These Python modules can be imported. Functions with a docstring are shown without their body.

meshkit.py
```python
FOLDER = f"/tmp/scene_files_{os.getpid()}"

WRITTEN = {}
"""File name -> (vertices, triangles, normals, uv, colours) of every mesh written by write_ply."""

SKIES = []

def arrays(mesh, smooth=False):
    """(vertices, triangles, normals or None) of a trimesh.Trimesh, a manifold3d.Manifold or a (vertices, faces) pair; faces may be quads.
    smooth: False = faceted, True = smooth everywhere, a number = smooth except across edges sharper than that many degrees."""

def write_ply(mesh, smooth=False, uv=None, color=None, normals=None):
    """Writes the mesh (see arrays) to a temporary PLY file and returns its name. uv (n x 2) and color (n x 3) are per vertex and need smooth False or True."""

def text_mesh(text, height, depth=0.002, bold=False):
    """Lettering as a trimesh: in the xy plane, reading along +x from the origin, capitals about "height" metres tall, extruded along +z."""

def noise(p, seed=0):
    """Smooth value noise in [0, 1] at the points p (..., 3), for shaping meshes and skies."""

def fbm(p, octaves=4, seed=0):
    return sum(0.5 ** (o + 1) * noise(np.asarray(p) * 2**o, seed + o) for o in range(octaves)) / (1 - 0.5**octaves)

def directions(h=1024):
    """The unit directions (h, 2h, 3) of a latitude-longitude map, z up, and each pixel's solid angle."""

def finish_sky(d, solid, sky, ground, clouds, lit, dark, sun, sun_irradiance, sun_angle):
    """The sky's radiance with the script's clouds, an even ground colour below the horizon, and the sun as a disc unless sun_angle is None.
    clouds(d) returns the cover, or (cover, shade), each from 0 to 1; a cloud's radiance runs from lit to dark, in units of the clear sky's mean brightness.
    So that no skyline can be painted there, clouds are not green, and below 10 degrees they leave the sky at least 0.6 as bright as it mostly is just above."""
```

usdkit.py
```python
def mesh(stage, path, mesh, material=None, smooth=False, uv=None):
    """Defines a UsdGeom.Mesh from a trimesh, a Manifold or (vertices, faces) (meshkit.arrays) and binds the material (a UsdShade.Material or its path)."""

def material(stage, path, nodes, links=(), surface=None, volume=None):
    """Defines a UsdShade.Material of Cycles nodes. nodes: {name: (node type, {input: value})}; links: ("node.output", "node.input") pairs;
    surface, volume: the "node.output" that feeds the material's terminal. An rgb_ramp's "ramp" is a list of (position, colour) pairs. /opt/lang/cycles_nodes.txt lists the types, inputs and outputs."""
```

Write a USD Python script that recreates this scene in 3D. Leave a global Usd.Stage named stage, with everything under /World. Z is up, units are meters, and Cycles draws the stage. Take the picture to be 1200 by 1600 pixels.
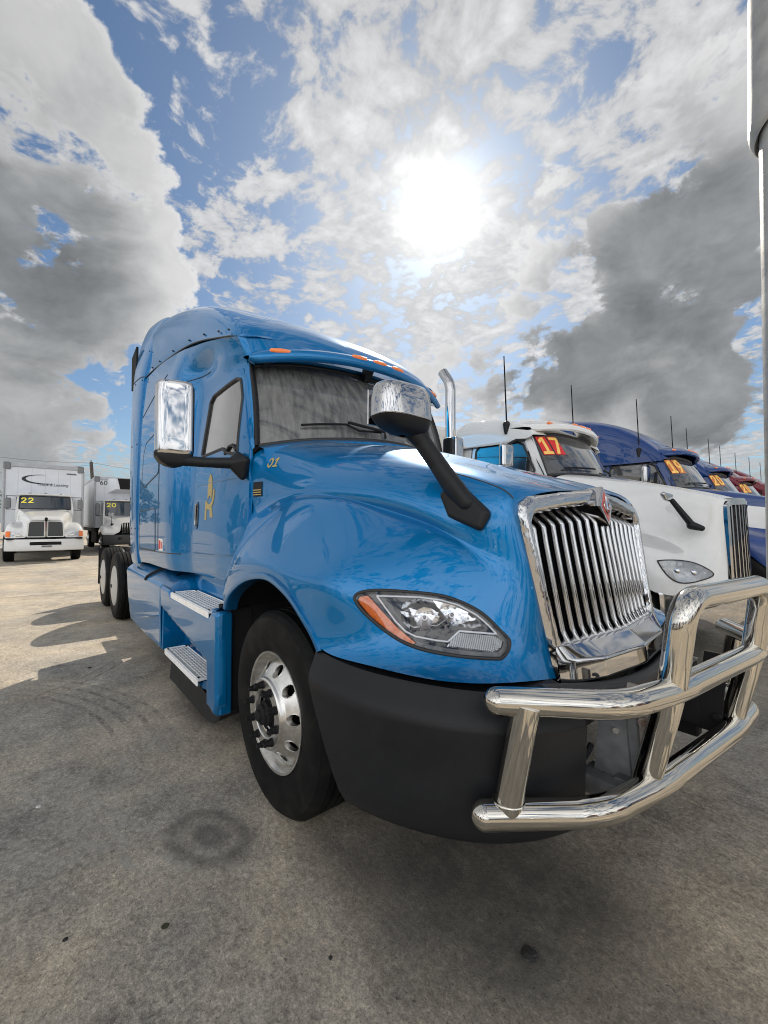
import math
import numpy as np, trimesh, manifold3d, shapely, usdkit, meshkit
import shapely.geometry as sg
from shapely.ops import unary_union
from scipy.interpolate import PchipInterpolator, RectBivariateSpline, LinearNDInterpolator, CubicSpline
from scipy.spatial import Delaunay
from pxr import Usd, UsdGeom, UsdLux, UsdShade, Gf, Sdf, Vt

stage = Usd.Stage.CreateInMemory()
UsdGeom.SetStageUpAxis(stage, 'Z'); UsdGeom.SetStageMetersPerUnit(stage, 1.0)
UsdGeom.Xform.Define(stage, '/World'); UsdGeom.Scope.Define(stage, '/World/Looks')
RNG = np.random.default_rng(7)

# ------------------------------------------------------------------ camera
F_PX, YAW, PITCH, ROLL = 659.5, .693, .0247, -.0033      # focal length in pixels of a 1200 px wide picture
CAM = np.array([2.055, -2.164, 1.480])
_w = np.array([-math.cos(YAW)*math.cos(PITCH), math.sin(YAW)*math.cos(PITCH), math.sin(PITCH)])
_r = np.cross(_w, [0, 0, 1]); _r /= np.linalg.norm(_r); _u = np.cross(_r, _w)
_r, _u = math.cos(ROLL)*_r - math.sin(ROLL)*_u, math.cos(ROLL)*_u + math.sin(ROLL)*_r
cam = UsdGeom.Camera.Define(stage, '/World/camera')
cam.CreateHorizontalApertureAttr(36.0); cam.CreateVerticalApertureAttr(48.0)
cam.CreateFocalLengthAttr(36.0*F_PX/1200)
cam.CreateClippingRangeAttr((.05, 3000.0))
m4 = np.eye(4); m4[0, :3], m4[1, :3], m4[2, :3], m4[3, :3] = _r, _u, -_w, CAM
cam.AddTransformOp().Set(Gf.Matrix4d(m4.tolist()))
cam.CreateExposureAttr(0.6)

# ------------------------------------------------------------------ sun and sky
SUN = np.array([-.5465, .587, .5974]); SUN /= np.linalg.norm(SUN)
SKY_STRENGTH = .10
sun = UsdLux.DistantLight.Define(stage, '/World/sun')
sun.CreateIntensityAttr(.85); sun.CreateNormalizeAttr(True); sun.CreateAngleAttr(.55)
sun.CreateColorAttr(Gf.Vec3f(1.0, .90, .76))
_z = SUN; _x = np.cross([0, 0, 1], _z); _x /= np.linalg.norm(_x); _y = np.cross(_z, _x)
m4 = np.eye(4); m4[0, :3], m4[1, :3], m4[2, :3] = _x, _y, _z
sun.AddTransformOp().Set(Gf.Matrix4d(m4.tolist()))

class Graph:
    """Small builder for node graphs: every call adds a node and returns the name of one of its outputs."""
    def __init__(s): s.n, s.l, s.k = {}, [], 0
    def add(s, kind, out, **inp):
        s.k += 1; name = 'n%03d' % s.k; vals = {}
        for a, b in inp.items():
            if isinstance(b, str) and '.' in b and b.split('.')[0] in s.n: s.l.append((b, name + '.' + a))
            else: vals[a] = b
        s.n[name] = (kind, vals); return name + '.' + out
    def m(s, op, a, b=0.0, c=0.0, clamp=False): return s.add('math', 'value', math_type=op, value1=a, value2=b, value3=c, use_clamp=clamp)
    def vm(s, op, a, b=(0, 0, 0), out='vector', scale=1.0): return s.add('vector_math', out, math_type=op, vector1=a, vector2=b, scale=scale)
    def rng(s, v, a, b, c=0.0, d=1.0, kind='smoothstep'): return s.add('map_range', 'result', range_type=kind, value=v, from_min=a, from_max=b, to_min=c, to_max=d, clamp=True)
    def noise(s, v, scale, detail=4.0, rough=.55, dist=0.0, out='fac', lac=2.0): return s.add('noise_texture', out, dimensions='3D', vector=v, scale=scale, detail=detail, roughness=rough, distortion=dist, lacunarity=lac)
    def mix(s, f, a, b, kind='mix'): return s.add('mix', 'color', mix_type=kind, fac=f, color1=a, color2=b)
    def make(s, path, surface=None, volume=None): return usdkit.material(stage, path, s.n, s.l, surface=surface, volume=volume)

def sky_material():
    g = Graph()
    d = g.vm('normalize', g.add('texture_coordinate', 'generated'))
    sep = g.add('separate_xyz', 'x', vector=d); sx, sy, sz = sep, sep[:-1] + 'y', sep[:-1] + 'z'
    sky = g.add('sky_texture', 'color', sky_type='single_scattering', sun_disc=False, sun_elevation=math.asin(SUN[2]), sun_rotation=math.atan2(SUN[0], SUN[1]),
                altitude=50.0, air_density=1.0, aerosol_density=.6, ozone_density=1.6)
    sky = g.mix(1.0, sky, (.47, .55, .60), 'multiply')
    cs = g.vm('dot_product', d, tuple(SUN), out='value')
    # high broken sheet: laid out on a flat layer, so that its clumps shrink towards the horizon
    zz = g.m('maximum', g.m('add', sz, .10), .05)
    p = g.vm('scale', d, scale=1.0); g.l.append((g.m('divide', 1.0, zz), p.split('.')[0] + '.scale'))
    pw = g.vm('add', p, g.vm('scale', g.noise(p, 2.2, 3.0, .5, out='color'), scale=.22))
    big = g.noise(pw, 1.9, 3.0, .5)
    mid = g.noise(pw, 6.0, 3.0, .55)
    small = g.noise(pw, 15.0, 7.0, .62, .1)
    dens = g.m('add', g.m('add', g.m('multiply', big, .42), g.m('multiply', mid, .62)), g.m('multiply', small, .78))
    def blob(x, y, z, r0, r1, amt):
        v = np.array([x, y, z], float); v /= np.linalg.norm(v)
        return g.m('multiply', g.rng(g.vm('dot_product', d, tuple(v), out='value'), math.cos(math.radians(r1)), math.cos(math.radians(r0))), amt)
    def blobs(lst):
        t = None
        for b in lst: q = blob(*b); t = q if t is None else g.m('add', t, q)
        return t
    dens = g.m('subtract', dens, blobs([(-.70, .20, .685, 1, 9, .07), (-.79, .136, .597, 1, 7, .06), (-.85, .20, .49, 2, 10, .05), (-.73, .41, .54, 1, 5, .06), (-.96, .10, .26, 1, 8, .2), (-.40, .756, .52, .5, 3.5, .10), (-.71, .08, .70, 1, 6, .05)]))
    dens = g.m('add', dens, blob(-.50, .56, .66, 4, 32, .06))
    thin = g.rng(dens, .83, .965)
    sun_near = g.rng(cs, .60, .998, kind='smootherstep')
    lit = g.m('add', g.m('add', .84, g.m('multiply', sun_near, .20)), g.m('multiply', g.rng(cs, .3, -.6), 1.8))  # last term: unseen clouds opposite the sun, brightened to fill the shaded ground
    tex = g.rng(g.m('add', g.m('multiply', small, .6), g.m('multiply', mid, .4)), .32, .68, .52, 1.16, kind='linear')
    # heavy low cumulus with grey bases
    q = g.vm('multiply', d, (1.0, 1.0, 1.45))
    wq = g.vm('add', q, g.vm('scale', g.noise(q, 3.2, 3.0, .5, out='color'), scale=.16))
    hv = g.noise(wq, 5.5, 10.0, .61)
    hv2 = g.noise(wq, 2.4, 3.0, .5)
    steer = blobs([(-.79, -.22, .60, 6, 28, .36), (-.86, -.05, .50, 3, 19, .28), (-.915, .0, .40, 3, 15, .24), (-.975, .0, .20, 2, 12, .28),
                   (-.24, .86, .43, 4, 21, .30), (-.35, .89, .30, 3, 18, .18), (-.12, .93, .28, 5, 24, .26), (-.50, .80, .28, 3, 17, .20), (-.66, .68, .27, 2, 12, .16), (-.60, .70, .12, 5, 18, .18), (-.02, .90, .45, 6, 22, .16)])
    steer = g.m('add', steer, g.m('maximum', g.rng(sy, .0, -.7, 0, .24), g.rng(sx, -.1, .6, 0, .24)))
    hd = g.m('add', g.m('add', g.m('multiply', hv, 1.50), g.m('multiply', hv2, .75)), g.m('minimum', steer, .34))
    heavy = g.rng(hd, 1.315, 1.40)
    dark = blobs([(-.91, .0, .414, 1, 13, .40), (-.86, -.05, .50, 2, 15, .20), (-.984, .0, .165, 1, 10, .34), (-.278, .821, .498, 2, 15, .34), (-.204, .898, .39, 2, 15, .30), (-.40, .833, .383, 1, 10, .26), (-.262, .925, .276, 1, 12, .34), (-.448, .845, .293, 1, 9, .30), (-.568, .764, .306, 1, 7, .22), (-.10, .97, .20, 3, 14, .36)])
    dn = g.m('add', g.m('multiply', g.noise(wq, 4.5, 5.0, .55), .75), g.m('multiply', g.noise(wq, 13.0, 6.0, .62), .40))
    depth = g.m('multiply', g.rng(g.m('add', g.m('add', g.m('multiply', hd, .35), g.m('minimum', dark, .52)), dn), 1.08, 1.72), .90)
    C = 4.6
    litc = g.mix(1.0, (C, C*1.0, C*1.005), lit, 'multiply')
    thinc = g.mix(1.0, litc, tex, 'multiply')
    col = g.mix(g.m('multiply', thin, .92), sky, thinc)
    heavyc = g.mix(depth, g.mix(1.0, litc, g.m('add', g.rng(hv, .3, .7, .76, 1.04, kind='linear'), g.rng(hd, 1.48, 1.35, 0, .16)), 'multiply'), g.mix(g.rng(g.noise(wq, 6.0, 5.0, .6), .35, .65, kind='linear'), (C*.175, C*.195, C*.21), (C*.385, C*.412, C*.432)))
    col = g.mix(heavy, col, heavyc)
    # pale air near the horizon
    col = g.mix(g.rng(sz, .15, 0.0, 0, .8), col, (C*.42, C*.475, C*.52))
    # brightness of the air and thin cloud around the sun
    glow = g.m('add', g.m('multiply', g.m('power', g.m('maximum', cs, 0.0), 330.0), C*1.1), g.m('multiply', g.m('power', g.m('maximum', cs, 0.0), 45.0), C*.10))
    glow = g.m('multiply', glow, g.rng(g.m('add', mid, small), .7, 1.3, .72, 1.28, kind='linear'))
    col = g.add('mix', 'color', mix_type='add', fac=1.0, color1=col, color2=g.mix(1.0, (1.0, .985, .95), glow, 'multiply'))
    g.add('background_shader', 'background', color=col, strength=SKY_STRENGTH)
    return g.make('/World/Looks/sky', surface='n%03d.background' % g.k)
dome = UsdLux.DomeLight.Define(stage, '/World/sky')
UsdShade.MaterialBindingAPI.Apply(dome.GetPrim()).Bind(sky_material())
dome.GetPrim().SetCustomDataByKey('kind', 'structure')
# ------------------------------------------------------------------ materials
def simple(name, color, rough=.5, metal=0.0, coat=0.0, coat_rough=.03, spec=.5, var=0.0, vscale=6.0, bump=0.0, bscale=60.0, rvar=0.0, **kw):
    g = Graph(); pos = g.add('texture_coordinate', 'object')
    inp = dict(base_color=tuple(color), roughness=rough, metallic=metal, coat_weight=coat, coat_roughness=coat_rough, specular_ior_level=spec, **kw)
    if var or rvar:
        n = g.noise(pos, vscale, 5.0, .6)
        if var: inp['base_color'] = g.mix(g.rng(n, .3, .7, kind='linear'), tuple(np.array(color)*(1 - var)), tuple(np.minimum(np.array(color)*(1 + var), 1)))
        if rvar: inp['roughness'] = g.rng(n, .3, .7, max(rough - rvar, .01), rough + rvar, kind='linear')
    if bump:
        h = g.noise(pos, bscale, 3.0, .6); inp['normal'] = g.add('bump', 'normal', height=h, strength=bump, distance=.004)
    g.add('principled_bsdf', 'BSDF', **inp)
    return g.make('/World/Looks/' + name, surface='n%03d.BSDF' % g.k)

def paint(name, color, metal=.25, rough=.42, dirt=.10):
    """Car paint: flaked base under a clear coat, with a thin uneven film of dust."""
    g = Graph(); pos = g.add('texture_coordinate', 'object')
    n = g.noise(pos, 1.7, 6.0, .62); fine = g.noise(pos, 22.0, 4.0, .6)
    up = g.add('separate_xyz', 'z', vector=g.add('geometry', 'normal'))
    film = g.m('multiply', g.rng(g.m('add', g.m('multiply', n, .7), g.m('multiply', fine, .3)), .42, .72), dirt)
    film = g.m('add', film, g.m('multiply', g.rng(up, .55, .98), dirt*.6))
    flake = g.add('voronoi_texture', 'color', vector=pos, scale=900.0)
    base = g.mix(g.m('multiply', g.add('rgb_to_bw', 'val', color=flake), .25), tuple(color), tuple(np.minimum(np.array(color)*1.6 + .01, 1)))
    col = g.mix(film, base, (.30, .29, .27))
    g.add('principled_bsdf', 'BSDF', base_color=col, metallic=g.m('multiply', g.m('subtract', 1.0, film), metal), roughness=rough, specular_ior_level=.0, coat_weight=1.0,
          coat_roughness=g.rng(film, 0, dirt*1.5 + .001, .008, .05, kind='linear'), coat_ior=1.54)
    return g.make('/World/Looks/' + name, surface='n%03d.BSDF' % g.k)

def two_tone(name, top, mid, low, z1, z0):
    g = Graph(); pos = g.add('texture_coordinate', 'object')
    z = g.add('separate_xyz', 'z', vector=pos); x = z[:-1] + 'x'
    zz = g.m('add', z, g.m('multiply', x, .16))
    col = g.mix(g.m('greater_than', zz, z1), g.mix(g.m('greater_than', zz, z0), tuple(low), tuple(mid)), tuple(top))
    g.add('principled_bsdf', 'BSDF', base_color=col, metallic=.1, roughness=.42, coat_weight=1.0, coat_roughness=.02)
    return g.make('/World/Looks/' + name, surface='n%03d.BSDF' % g.k)

def chrome_mat(name, color=(.80, .80, .79), rough=.035, smear=.10, grime=.12):
    g = Graph(); pos = g.add('texture_coordinate', 'object')
    n = g.noise(pos, 7.0, 6.0, .65); n2 = g.noise(g.vm('multiply', pos, (1.0, 1.0, .25)), 30.0, 4.0, .6)
    w = g.rng(g.m('add', g.m('multiply', n, .6), g.m('multiply', n2, .4)), .42, .68)
    col = g.mix(g.m('multiply', w, grime), tuple(color), (.42, .39, .34))
    h = g.noise(pos, 3.5, 2.0, .5)
    g.add('principled_bsdf', 'BSDF', base_color=col, metallic=1.0, roughness=g.m('add', rough, g.m('multiply', w, smear)))
    return g.make('/World/Looks/' + name, surface='n%03d.BSDF' % g.k)

def pane_mat(name, tint=(.55, .60, .60), dust=.0, ior=1.5, gloss=.95, refl=1.6):
    """A thin pane: clear where one looks straight through, mirror-like at a slant, with wiped dust."""
    g = Graph()
    fr = g.m('multiply', g.add('fresnel', 'fac', IOR=ior), refl, clamp=True)
    t = g.add('transparent_bsdf', 'BSDF', color=tuple(tint)); s = g.add('glossy_bsdf', 'BSDF', color=(gloss,)*3, roughness=.008)
    a = g.add('mix_closure', 'closure', fac=fr, closure1=t, closure2=s)
    if dust:
        pos = g.add('texture_coordinate', 'object')
        n = g.noise(g.vm('multiply', pos, (1.0, 3.0, .55)), 9.0, 6.0, .7)
        dd = g.add('diffuse_bsdf', 'BSDF', color=(.5, .5, .48))
        a = g.add('mix_closure', 'closure', fac=g.m('multiply', g.rng(n, .22, .85, .25, 1.0), dust), closure1=a, closure2=dd)
    return g.make('/World/Looks/' + name, surface=a)

def tyre_mat():
    g = Graph(); pos = g.add('texture_coordinate', 'object')
    n = g.noise(pos, 9.0, 6.0, .65)
    col = g.mix(g.rng(n, .40, .75), (.0028, .003, .0033), (.0105, .0102, .0095))
    g.add('principled_bsdf', 'BSDF', base_color=col, roughness=.6, specular_ior_level=.12, normal=g.add('bump', 'normal', height=g.noise(pos, 80.0, 3.0, .6), strength=.18, distance=.003))
    return g.make('/World/Looks/rubber', surface='n%03d.BSDF' % g.k)

BLUE = paint('blue_paint', (.0, .130, .325), metal=.70, rough=.36, dirt=.012)
WHITE = paint('white_paint', (.56, .56, .545), metal=0.0, dirt=.12)
NAVY = paint('navy_paint', (.003, .022, .095), metal=.2, dirt=.06)
RED = paint('dark_red_paint', (.085, .004, .009), metal=.2, dirt=.06)
GREEN = paint('green_paint', (.01, .16, .06), metal=.0, dirt=.06)
NAVY2 = two_tone('navy_white_paint', (.004, .026, .115), (.54, .54, .54), (.004, .026, .125), 1.80, 1.45)
CHROME = chrome_mat('chrome', (.56, .56, .565), .04, .03, .05)
STEEL = chrome_mat('polished_steel', (.64, .615, .56), .045, .05, .16)
ALU = simple('cast_aluminium', (.70, .69, .66), .30, 1.0, rvar=.08, var=.10, vscale=9.0)
ALU_TREAD = simple('step_aluminium', (.80, .80, .79), .38, .30, rvar=.08, var=.08, vscale=25.0)
ALU_PALE = simple('dull_wheel_cover', (.42, .415, .40), .45, .55, var=.12, vscale=8.0)
PLASTIC = simple('black_plastic', (.005, .0055, .0065), .46, spec=.30, var=.18, vscale=5.0, rvar=.07, bump=.10, bscale=260.0)
PLASTIC_G = simple('dark_grey_plastic', (.028, .029, .031), .48, spec=.4, var=.12, vscale=8.0, bump=.08, bscale=300.0)
BLACK = simple('matt_black', (.008, .008, .009), .75, spec=.2)
GLOSS_BLACK = simple('gloss_black', (.008, .008, .009), .12, coat=.5)
RUBBER = tyre_mat()
GASKET = simple('black_gasket', (.010, .010, .011), .45)
GREY = simple('grey_steel', (.15, .155, .16), .5, .3, var=.25, vscale=14.0, rvar=.1)
def rust_mat():
    g = Graph(); pos = g.add('texture_coordinate', 'object')
    n = g.noise(pos, 16.0, 7.0, .68)
    col = g.mix(g.rng(n, .50, .64), (.30, .28, .25), g.mix(g.noise(pos, 60.0, 3.0), (.05, .016, .008), (.20, .075, .03)))
    g.add('principled_bsdf', 'BSDF', base_color=col, roughness=.62, metallic=.25)
    return g.make('/World/Looks/rusty_plate', surface='n%03d.BSDF' % g.k)
RUST = rust_mat()
INTERIOR = simple('cab_interior', (.040, .041, .043), .8, var=.2)
HEADLINER = simple('cab_lining', (.10, .105, .11), .85)
GLASS = pane_mat('window_glass', (.36, .40, .40), dust=.04, refl=3.0)
WINDSHIELD = pane_mat('windshield_glass', (.50, .55, .55), dust=.20)
ROWGLASS = pane_mat('row_windshield', (.50, .58, .57), dust=.07, refl=2.2)
LENS = pane_mat('lamp_lens', (.93, .94, .95), ior=1.45)
AMBER = simple('amber_plastic', (.72, .17, .03), .16, coat=1.0, coat_rough=.02, var=.18, vscale=90.0)
REDLENS = simple('red_plastic', (.55, .02, .015), .16, coat=1.0)
ORANGE_RED = simple('orange_enamel', (.36, .055, .04), .3, coat=.6)
YELLOW = simple('yellow_vinyl', (.82, .70, .06), .5)
YELLOW2 = simple('golden_vinyl', (.78, .50, .12), .5)
RED_VINYL = simple('red_vinyl', (.52, .02, .02), .5)
ORANGE_VINYL = simple('orange_vinyl', (.50, .15, .04), .5)
GOLD = simple('gold_vinyl', (.42, .32, .12), .38, .35)
DECAL_W = simple('white_sticker', (.70, .68, .63), .5)
DECAL_BLACK = simple('black_lettering', (.015, .016, .018), .5)
DECAL_GREY = simple('grey_lettering', (.10, .11, .12), .5)
BOXWHITE = simple('cargo_panel', (.55, .57, .60), .45, var=.06, vscale=2.0)
BOXGREY = simple('cargo_rail', (.33, .34, .36), .5, .2, var=.12, vscale=5.0)
MESH_DARK = simple('grille_mesh', (.05, .052, .055), .5, .4)

# ------------------------------------------------------------------ prims
USED = {}
def path_in(parent, name):
    key = (parent, name); k = USED.get(key, 0); USED[key] = k + 1
    return f'{parent}/{name}' if k == 0 else f'{parent}/{name}_{k:03d}'
def meta(prim, label=None, category=None, group=None, kind=None):
    for k, v in dict(label=label, category=category, group=group, kind=kind).items():
        if v: prim.SetCustomDataByKey(k, v)
def thing(name, label, category, loc=(0, 0, 0), rotz=0.0, group=None, kind=None):
    p = path_in('/World', name); x = UsdGeom.Xform.Define(stage, p)
    x.AddTranslateOp().Set(Gf.Vec3d(*map(float, loc))); x.AddRotateZOp().Set(float(rotz))
    meta(x.GetPrim(), label, category, group, kind); return p
def part(parent, name, mesh, mat, smooth=30, label=None, kind=None):
    p = path_in(parent, name)
    if isinstance(mesh, list): mesh = cat(mesh)
    m = usdkit.mesh(stage, p, mesh, mat, smooth=smooth); meta(m.GetPrim(), label, None, None, kind); return p
def part2(parent, name, mesh, mat, smooth=30, label=None, kind=None):
    """The same piece on the right and on the left side, as two parts."""
    if isinstance(mesh, list): mesh = cat(mesh)
    return part(parent, name, mesh, mat, smooth, label, kind), part(parent, name, mir(mesh), mat, smooth, label, kind)
def clone(src, name, label, category, loc, rotz=0.0, group=None):
    p = path_in('/World', name); x = UsdGeom.Xform.Define(stage, p)
    x.GetPrim().GetReferences().AddInternalReference(src)
    x.GetPrim().SetInstanceable(True)
    t = [op for op in x.GetOrderedXformOps()]
    t[0].Set(Gf.Vec3d(*map(float, loc))); t[1].Set(float(rotz))
    meta(x.GetPrim(), label, category, group); return p

# ------------------------------------------------------------------ shapes
def tm(v, f): return trimesh.Trimesh(np.asarray(v, float), np.asarray(f, int), process=False)
def cat(ms):
    out = []
    for m in ms:
        if hasattr(m, 'to_mesh'):
            q = m.to_mesh(); m = tm(q.vert_properties[:, :3], q.tri_verts)
        out.append(m)
    return trimesh.util.concatenate(out)
def mir(m):
    """A copy of the mesh mirrored about y = 0."""
    v = np.array(m.vertices); v[:, 1] *= -1
    return tm(v, np.array(m.faces)[:, ::-1])
def both(m): return cat([m, mir(m)])
def move(m, d): q = m.copy(); q.apply_translation(d); return q
def grid(G, flip=False, keep=None):
    G = np.asarray(G, float); n, m = G.shape[:2]
    i, j = np.meshgrid(np.arange(n - 1), np.arange(m - 1), indexing='ij')
    a = i*m + j; q = np.stack([a, a + 1, a + m + 1, a + m], -1).reshape(-1, 4)
    if keep is not None: q = q[keep(G.reshape(-1, 3)[q].mean(1))]
    f = np.vstack([q[:, [0, 1, 2]], q[:, [0, 2, 3]]])
    return tm(G.reshape(-1, 3), f[:, ::-1] if flip else f)
def pchip(P, t, axis=0):
    P = np.asarray(P, float); return PchipInterpolator(np.linspace(0, 1, P.shape[axis]), P, axis=axis)(t)
def cubic(P, t, axis=0):
    P = np.asarray(P, float); return CubicSpline(np.linspace(0, 1, P.shape[axis]), P, axis=axis, bc_type='natural')(t)
def surface(P, nu, nv, s=0.0):
    """A smooth surface through (s = 0) or near a net of points."""
    P = np.asarray(P, float); u, v = np.linspace(0, 1, P.shape[0]), np.linspace(0, 1, P.shape[1])
    a, b = np.linspace(0, 1, nu), np.linspace(0, 1, nv)
    return np.stack([RectBivariateSpline(u, v, P[:, :, k], kx=min(3, P.shape[0] - 1), ky=min(3, P.shape[1] - 1), s=s)(a, b) for k in range(3)], -1)
def box(x0, x1, y0, y1, z0, z1, bev=.004):
    """A box with chamfered edges."""
    c = np.array([(x0 + x1)/2, (y0 + y1)/2, (z0 + z1)/2]); h = np.abs(np.array([x1 - x0, y1 - y0, z1 - z0]))/2
    b = min(bev, h.min()*.45); pts = []
    for sx in (-1, 1):
        for sy in (-1, 1):
            for sz in (-1, 1):
                s = np.array([sx, sy, sz])
                for k in range(3):
                    q = h - b; q[k] = h[k]; pts.append(c + s*q)
    return trimesh.convex.convex_hull(np.array(pts))
def hull(pts): return trimesh.convex.convex_hull(np.asarray(pts, float))
def rhull(spheres, seg=14):
    """The rounded hull of spheres (x, y, z, r)."""
    ps = []
    s = trimesh.creation.icosphere(2 if seg > 12 else 1).vertices
    for x, y, z, r in spheres: ps.append(s*r + [x, y, z])
    return trimesh.convex.convex_hull(np.vstack(ps))
def frames(p):
    p = np.asarray(p, float); t = np.gradient(p, axis=0); t /= np.linalg.norm(t, axis=1, keepdims=True) + 1e-12
    a = np.zeros_like(p); ref = np.array([0, 0, 1.0]) if abs(t[0, 2]) < .9 else np.array([1.0, 0, 0])
    a[0] = np.cross(t[0], ref); a[0] /= np.linalg.norm(a[0])
    for i in range(1, len(p)):
        q = a[i - 1] - t[i]*(a[i - 1] @ t[i]); a[i] = q/(np.linalg.norm(q) + 1e-12)
    return t, a, np.cross(t, a)
def tube(p, r, sides=16, caps=True, closed=False, round_caps=False):
    p = np.asarray(p, float); r = np.broadcast_to(np.asarray(r, float), (len(p),)).copy()
    if round_caps:
        t0 = p[0] - p[1]; t0 /= np.linalg.norm(t0); t1 = p[-1] - p[-2]; t1 /= np.linalg.norm(t1)
        k = np.radians(np.linspace(88, 15, 6))
        head = [p[0] + t0*r[0]*math.sin(a) for a in k]; tail = [p[-1] + t1*r[-1]*math.sin(a) for a in k[::-1]]
        rr = np.concatenate([[r[0]*math.cos(a) for a in k], r, [r[-1]*math.cos(a) for a in k[::-1]]])
        p = np.vstack([head, p, tail]); r = rr
    if closed: p = np.vstack([p, p[:1]]); r = np.append(r, r[0])
    t, a, b = frames(p)
    if closed:
        t[0] = t[-1] = (p[1] - p[-2])/np.linalg.norm(p[1] - p[-2])
    an = np.arange(sides)*2*np.pi/sides
    v = p[:, None] + r[:, None, None]*(np.cos(an)[None, :, None]*a[:, None] + np.sin(an)[None, :, None]*b[:, None])
    n = len(p); i, j = np.meshgrid(np.arange(n - 1), np.arange(sides), indexing='ij')
    q = np.stack([i*sides + j, i*sides + (j + 1) % sides, (i + 1)*sides + (j + 1) % sides, (i + 1)*sides + j], -1).reshape(-1, 4)
    f = [q[:, [0, 1, 2]], q[:, [0, 2, 3]]]; v = v.reshape(-1, 3)
    if caps and not closed:
        for e, o in ((0, 1), (n - 1, 0)):
            v = np.vstack([v, p[e]]); c = len(v) - 1; ring = e*sides + np.arange(sides); nx = np.roll(ring, -1)
            f.append(np.stack([np.full(sides, c), nx, ring] if o else [np.full(sides, c), ring, nx], -1))
    return tm(v, np.vstack(f))
def fillet(pts, rad, n=8):
    """A polyline with its corners rounded."""
    pts = [np.asarray(p, float) for p in pts]; out = [pts[0]]
    for a, b, c in zip(pts, pts[1:], pts[2:]):
        d0, d1 = np.linalg.norm(a - b), np.linalg.norm(c - b); k = min(rad, d0*.48, d1*.48)
        p0, p1 = b + (a - b)/d0*k, b + (c - b)/d1*k
        for s in np.linspace(0, 1, n): out.append((1 - s)**2*p0 + 2*s*(1 - s)*b + s*s*p1)
    out.append(pts[-1]); return np.array(out)
def revolve_y(profile, seg=64, c=(0, 0, 0), outward=-1.0):
    """Turns a profile of (radius, distance outward) about the axle: outward = -1 faces the truck's right side."""
    pr = np.asarray(profile, float); an = np.linspace(0, 2*np.pi, seg + 1)
    G = np.stack([pr[:, 0][:, None]*np.cos(an), np.broadcast_to(outward*pr[:, 1][:, None], (len(pr), seg + 1)), pr[:, 0][:, None]*np.sin(an)], -1) + np.asarray(c)
    return grid(G, flip=outward > 0)
def disc_prism(cx, cz, r, y0, y1, seg=20, cone=1.0):
    a = np.linspace(0, 2*np.pi, seg, endpoint=False)
    p = [(cx + r*math.cos(t), y0, cz + r*math.sin(t)) for t in a] + [(cx + r*cone*math.cos(t), y1, cz + r*cone*math.sin(t)) for t in a]
    return hull(p)
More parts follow.
